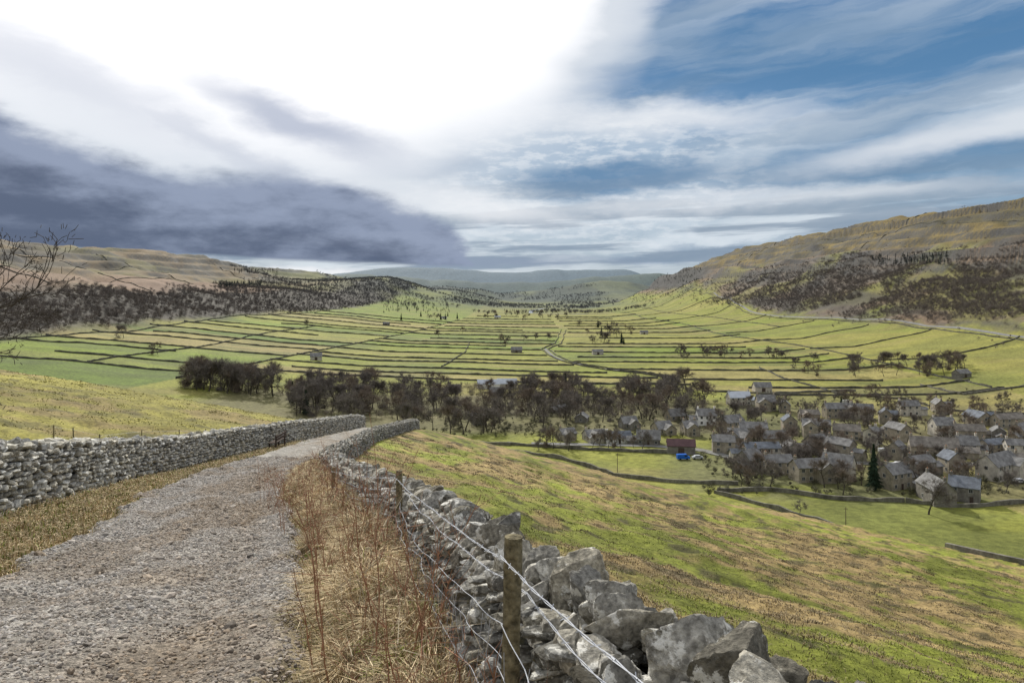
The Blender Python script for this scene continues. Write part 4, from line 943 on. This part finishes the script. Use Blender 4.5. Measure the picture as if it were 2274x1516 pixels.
def Mt(op, a, b=0., c=0.):
    n = N.new('ShaderNodeMath'); n.operation = op; setin(n.inputs[0], a); setin(n.inputs[1], b); setin(n.inputs[2], c); return n.outputs[0]
def MR(v, a, b_, c=0., d_=1., sm=True):
    n = N.new('ShaderNodeMapRange'); n.interpolation_type = 'SMOOTHSTEP' if sm else 'LINEAR'
    for nm, q in zip(('Value', 'From Min', 'From Max', 'To Min', 'To Max'), (v, a, b_, c, d_)): setin(n.inputs[nm], q)
    return n.outputs[0]
def MX(f, a, b_):
    n = N.new('ShaderNodeMix'); n.data_type = 'RGBA'; setin(n.inputs['Factor'], f); setin(n.inputs['A'], a); setin(n.inputs['B'], b_); return n.outputs['Result']
def NS(x, y, z, sc_, det=5., rough=.5):
    c = N.new('ShaderNodeCombineXYZ'); setin(c.inputs[0], x); setin(c.inputs[1], y); setin(c.inputs[2], z)
    n = N.new('ShaderNodeTexNoise'); n.inputs['Scale'].default_value = sc_; n.inputs['Detail'].default_value = det; n.inputs['Roughness'].default_value = rough
    L.new(c.outputs[0], n.inputs['Vector']); return n.outputs['Fac']
tc = N.new('ShaderNodeTexCoord'); sx = N.new('ShaderNodeSeparateXYZ'); L.new(tc.outputs['Generated'], sx.inputs[0]); dx, dy, dz = sx.outputs
az = Mt('ARCTAN2', dx, dy); el = Mt('ARCSINE', dz)
def ang(u, v): a = math.atan((u-U0)/F); return a, math.atan((V0-v)/F*math.cos(a))
n1 = NS(az, Mt('MULTIPLY', el, 2.4), 0., 4., 3.); n2 = NS(az, Mt('MULTIPLY', el, 2.4), 3.7, 4., 3.); n3 = NS(az, Mt('MULTIPLY', el, 2.6), 8.1, 11., 7., .6)
n4 = NS(az, Mt('MULTIPLY', el, 3.2), 4.1, 5., 5., .5)
wa = Mt('ADD', az, Mt('MULTIPLY', Mt('SUBTRACT', n1, .5), .12)); wa = Mt('ADD', wa, Mt('MULTIPLY', Mt('SUBTRACT', n3, .5), .05))
we = Mt('ADD', el, Mt('MULTIPLY', Mt('SUBTRACT', n2, .5), .035))
we = Mt('ADD', we, Mt('MULTIPLY', Mt('SUBTRACT', n3, .5), .035))
def blob(u, v, ru, rv, rot=0, soft=.35):
    cx, cy = ang(u, v); c, s_ = math.cos(R(rot)), math.sin(R(rot)); X = Mt('SUBTRACT', wa, cx); Y = Mt('SUBTRACT', we, cy)
    a = Mt('DIVIDE', Mt('ADD', Mt('MULTIPLY', X, c), Mt('MULTIPLY', Y, s_)), ru/F); b_ = Mt('DIVIDE', Mt('SUBTRACT', Mt('MULTIPLY', Y, c), Mt('MULTIPLY', X, s_)), rv/F)
    d_ = Mt('SQRT', Mt('ADD', Mt('MULTIPLY', a, a), Mt('MULTIPLY', b_, b_))); return MR(d_, 1-soft, 1+soft, 1., 0.)
def mx(*a):
    c = a[0]
    for b_ in a[1:]: c = Mt('MAXIMUM', c, b_)
    return c
def curve(pts, src=None):
    n = N.new('ShaderNodeValToRGB'); n.color_ramp.interpolation = 'B_SPLINE'; rr = n.color_ramp.elements
    A = [ang(u, v) for u, v in pts]
    ps = [(a+.75)/1.5 for a, e_ in A]; vs = [(e_+.1)/.6 for a, e_ in A]
    while len(rr) < len(ps): rr.new(.5)
    for q, p_, v_ in zip(rr, ps, vs): q.position = p_; q.color = (v_, v_, v_, 1)
    L.new(Mt('DIVIDE', Mt('ADD', src or wa, .75), 1.5), n.inputs[0])
    return Mt('SUBTRACT', Mt('MULTIPLY', n.outputs['Color'], .6), .1)
sky = N.new('ShaderNodeTexSky'); sky.sky_type = 'NISHITA'; sky.sun_disc = False; sky.sun_elevation = EL; sky.sun_rotation = AZ
sk = N.new('ShaderNodeVectorMath'); sk.operation = 'SCALE'; L.new(sky.outputs[0], sk.inputs[0]); sk.inputs['Scale'].default_value = .06
rp = N.new('ShaderNodeValToRGB'); L.new(MR(el, 0., .4, sm=False), rp.inputs[0]); e = rp.color_ramp.elements
e[0].position = 0; e[0].color = (*lin(178, 194, 206), 1); e[1].position = 1; e[1].color = (*lin(62, 116, 172), 1)
for p_, c_ in ((.2, lin(140, 168, 192)), (.5, lin(98, 144, 186))): q = rp.color_ramp.elements.new(p_); q.color = (*c_, 1)
base = MX(.15, rp.outputs[0], sk.outputs[0])
el2 = Mt('SUBTRACT', we, Mt('MULTIPLY', wa, .09))
b1 = NS(wa, Mt('MULTIPLY', el2, 6.5), 1.3, 2.4, 7., .5); b2 = NS(wa, Mt('MULTIPLY', el2, 9.), 6.3, 5.5, 7., .55)
wis = MR(Mt('ADD', b1, Mt('MULTIPLY', Mt('SUBTRACT', b2, .5), .5)), .38, .66)
hf = MR(el, .03, .3, 1., .62)
base = MX(Mt('MULTIPLY', wis, Mt('MULTIPLY', hf, .9)), base, lin(218, 227, 235))
sl_ = NS(wa, Mt('MULTIPLY', el2, 7.5), 12.3, 3.4, 6., .5)
base = MX(Mt('MULTIPLY', MR(sl_, .50, .62), Mt('MULTIPLY', MR(az, -.02, .2), MR(el, .02, .2, .7, .4))), base, lin(108, 138, 168))
rip = MR(NS(Mt('MULTIPLY', az, 1.), Mt('MULTIPLY', el, 3.2), 2.2, 30., 5., .6), .44, .62)
centre = blob(1230, 400, 420, 150, 0, .6)
base = MX(Mt('MULTIPLY', centre, .5), base, lin(204, 216, 228))
base = MX(Mt('MULTIPLY', Mt('MULTIPLY', rip, .5), centre), base, lin(238, 242, 246))
base = MX(Mt('MULTIPLY', mx(blob(920, 374, 150, 22, 4, .5), blob(1370, 392, 200, 38, 4, .5), Mt('MULTIPLY', blob(1800, 100, 460, 80, -4, .6), .7), Mt('MULTIPLY', blob(1900, 345, 380, 40, 4, .7), .6)), .8), base, lin(84, 128, 168))
st_ = NS(wa, Mt('MULTIPLY', Mt('SUBTRACT', el, Mt('MULTIPLY', az, .03)), 14.), 9.1, 3.2, 6., .55)
low = Mt('MULTIPLY', MR(st_, .45, .56), MR(el, .07, .19, .85, 0.))
base = MX(low, base, lin(134, 152, 172))
soft = mx(Mt('MULTIPLY', blob(1010, 455, 250, 40, -6, .7), .75), Mt('MULTIPLY', blob(1420, 262, 320, 30, -3, .7), .7), Mt('MULTIPLY', blob(2150, 300, 300, 24, 8, .7), .6), Mt('MULTIPLY', blob(560, 604, 560, 16, -2, .6), .95), Mt('MULTIPLY', blob(1650, 440, 420, 20, 2, .7), .5))
base = MX(soft, base, (.88, .90, .93))
wl = curve([(-300, 60), (0, 150), (250, 225), (480, 300), (700, 315), (880, 290), (1080, 245), (1200, 180), (1290, 60), (1350, -100), (1700, -900), (2400, -900)])
vl = curve([(-300, 420), (300, 420), (700, 430), (900, 440), (1000, 380), (1150, 300), (1290, 230), (1400, 80), (1480, -140), (1800, -900), (2400, -900)])
base = MX(Mt('MULTIPLY', MR(Mt('SUBTRACT', we, vl), -.09, .07), .95), base, lin(222, 228, 236))
gl = MR(Mt('SUBTRACT', we, wl), -.09, .06)
base = MX(gl, base, (1.12, 1.12, 1.14))
grey = mx(blob(655, 272, 175, 38, -16, .8), Mt('MULTIPLY', blob(60, 130, 300, 46, -20, .8), .5), Mt('MULTIPLY', blob(420, 300, 230, 24, -24, .8), .5))
base = MX(Mt('MULTIPLY', grey, .7), base, lin(154, 166, 192))
top = curve([(-300, 170), (0, 235), (150, 300), (330, 372), (480, 392), (680, 385), (820, 425), (930, 470), (1010, 530), (1050, 600), (1150, 700), (2400, 700)])
bot = Mt('ADD', .0324, Mt('MULTIPLY', az, -.0331))
dark = Mt('MULTIPLY', MR(Mt('SUBTRACT', top, we), -.010, .018), MR(Mt('SUBTRACT', Mt('ADD', el, Mt('MULTIPLY', Mt('SUBTRACT', n3, .5), .010)), bot), -.002, .004))
dark = Mt('MAXIMUM', dark, Mt('MULTIPLY', blob(1150, 580, 220, 12, 0, .8), .45))
depth_ = MR(Mt('SUBTRACT', top, we), 0., .11)
dc = MX(MR(Mt('ADD', Mt('ADD', Mt('MULTIPLY', n4, .5), Mt('MULTIPLY', n3, .5)), Mt('MULTIPLY', depth_, -.14)), .26, .54), lin(90, 102, 126), lin(146, 158, 182))
base = MX(Mt('MULTIPLY', dark, .97), base, dc)
back = MR(dy, .35, -.2); base = MX(Mt('MULTIPLY', back, .9), base, (.58, .60, .64))  # unseen sky behind the camera, brightness added as fill light
L.new(base, bg.inputs['Color'])
SC.view_settings.view_transform = 'Standard'; SC.view_settings.look = 'None'; SC.view_settings.exposure = 0
print('done objects', len(bpy.data.objects))
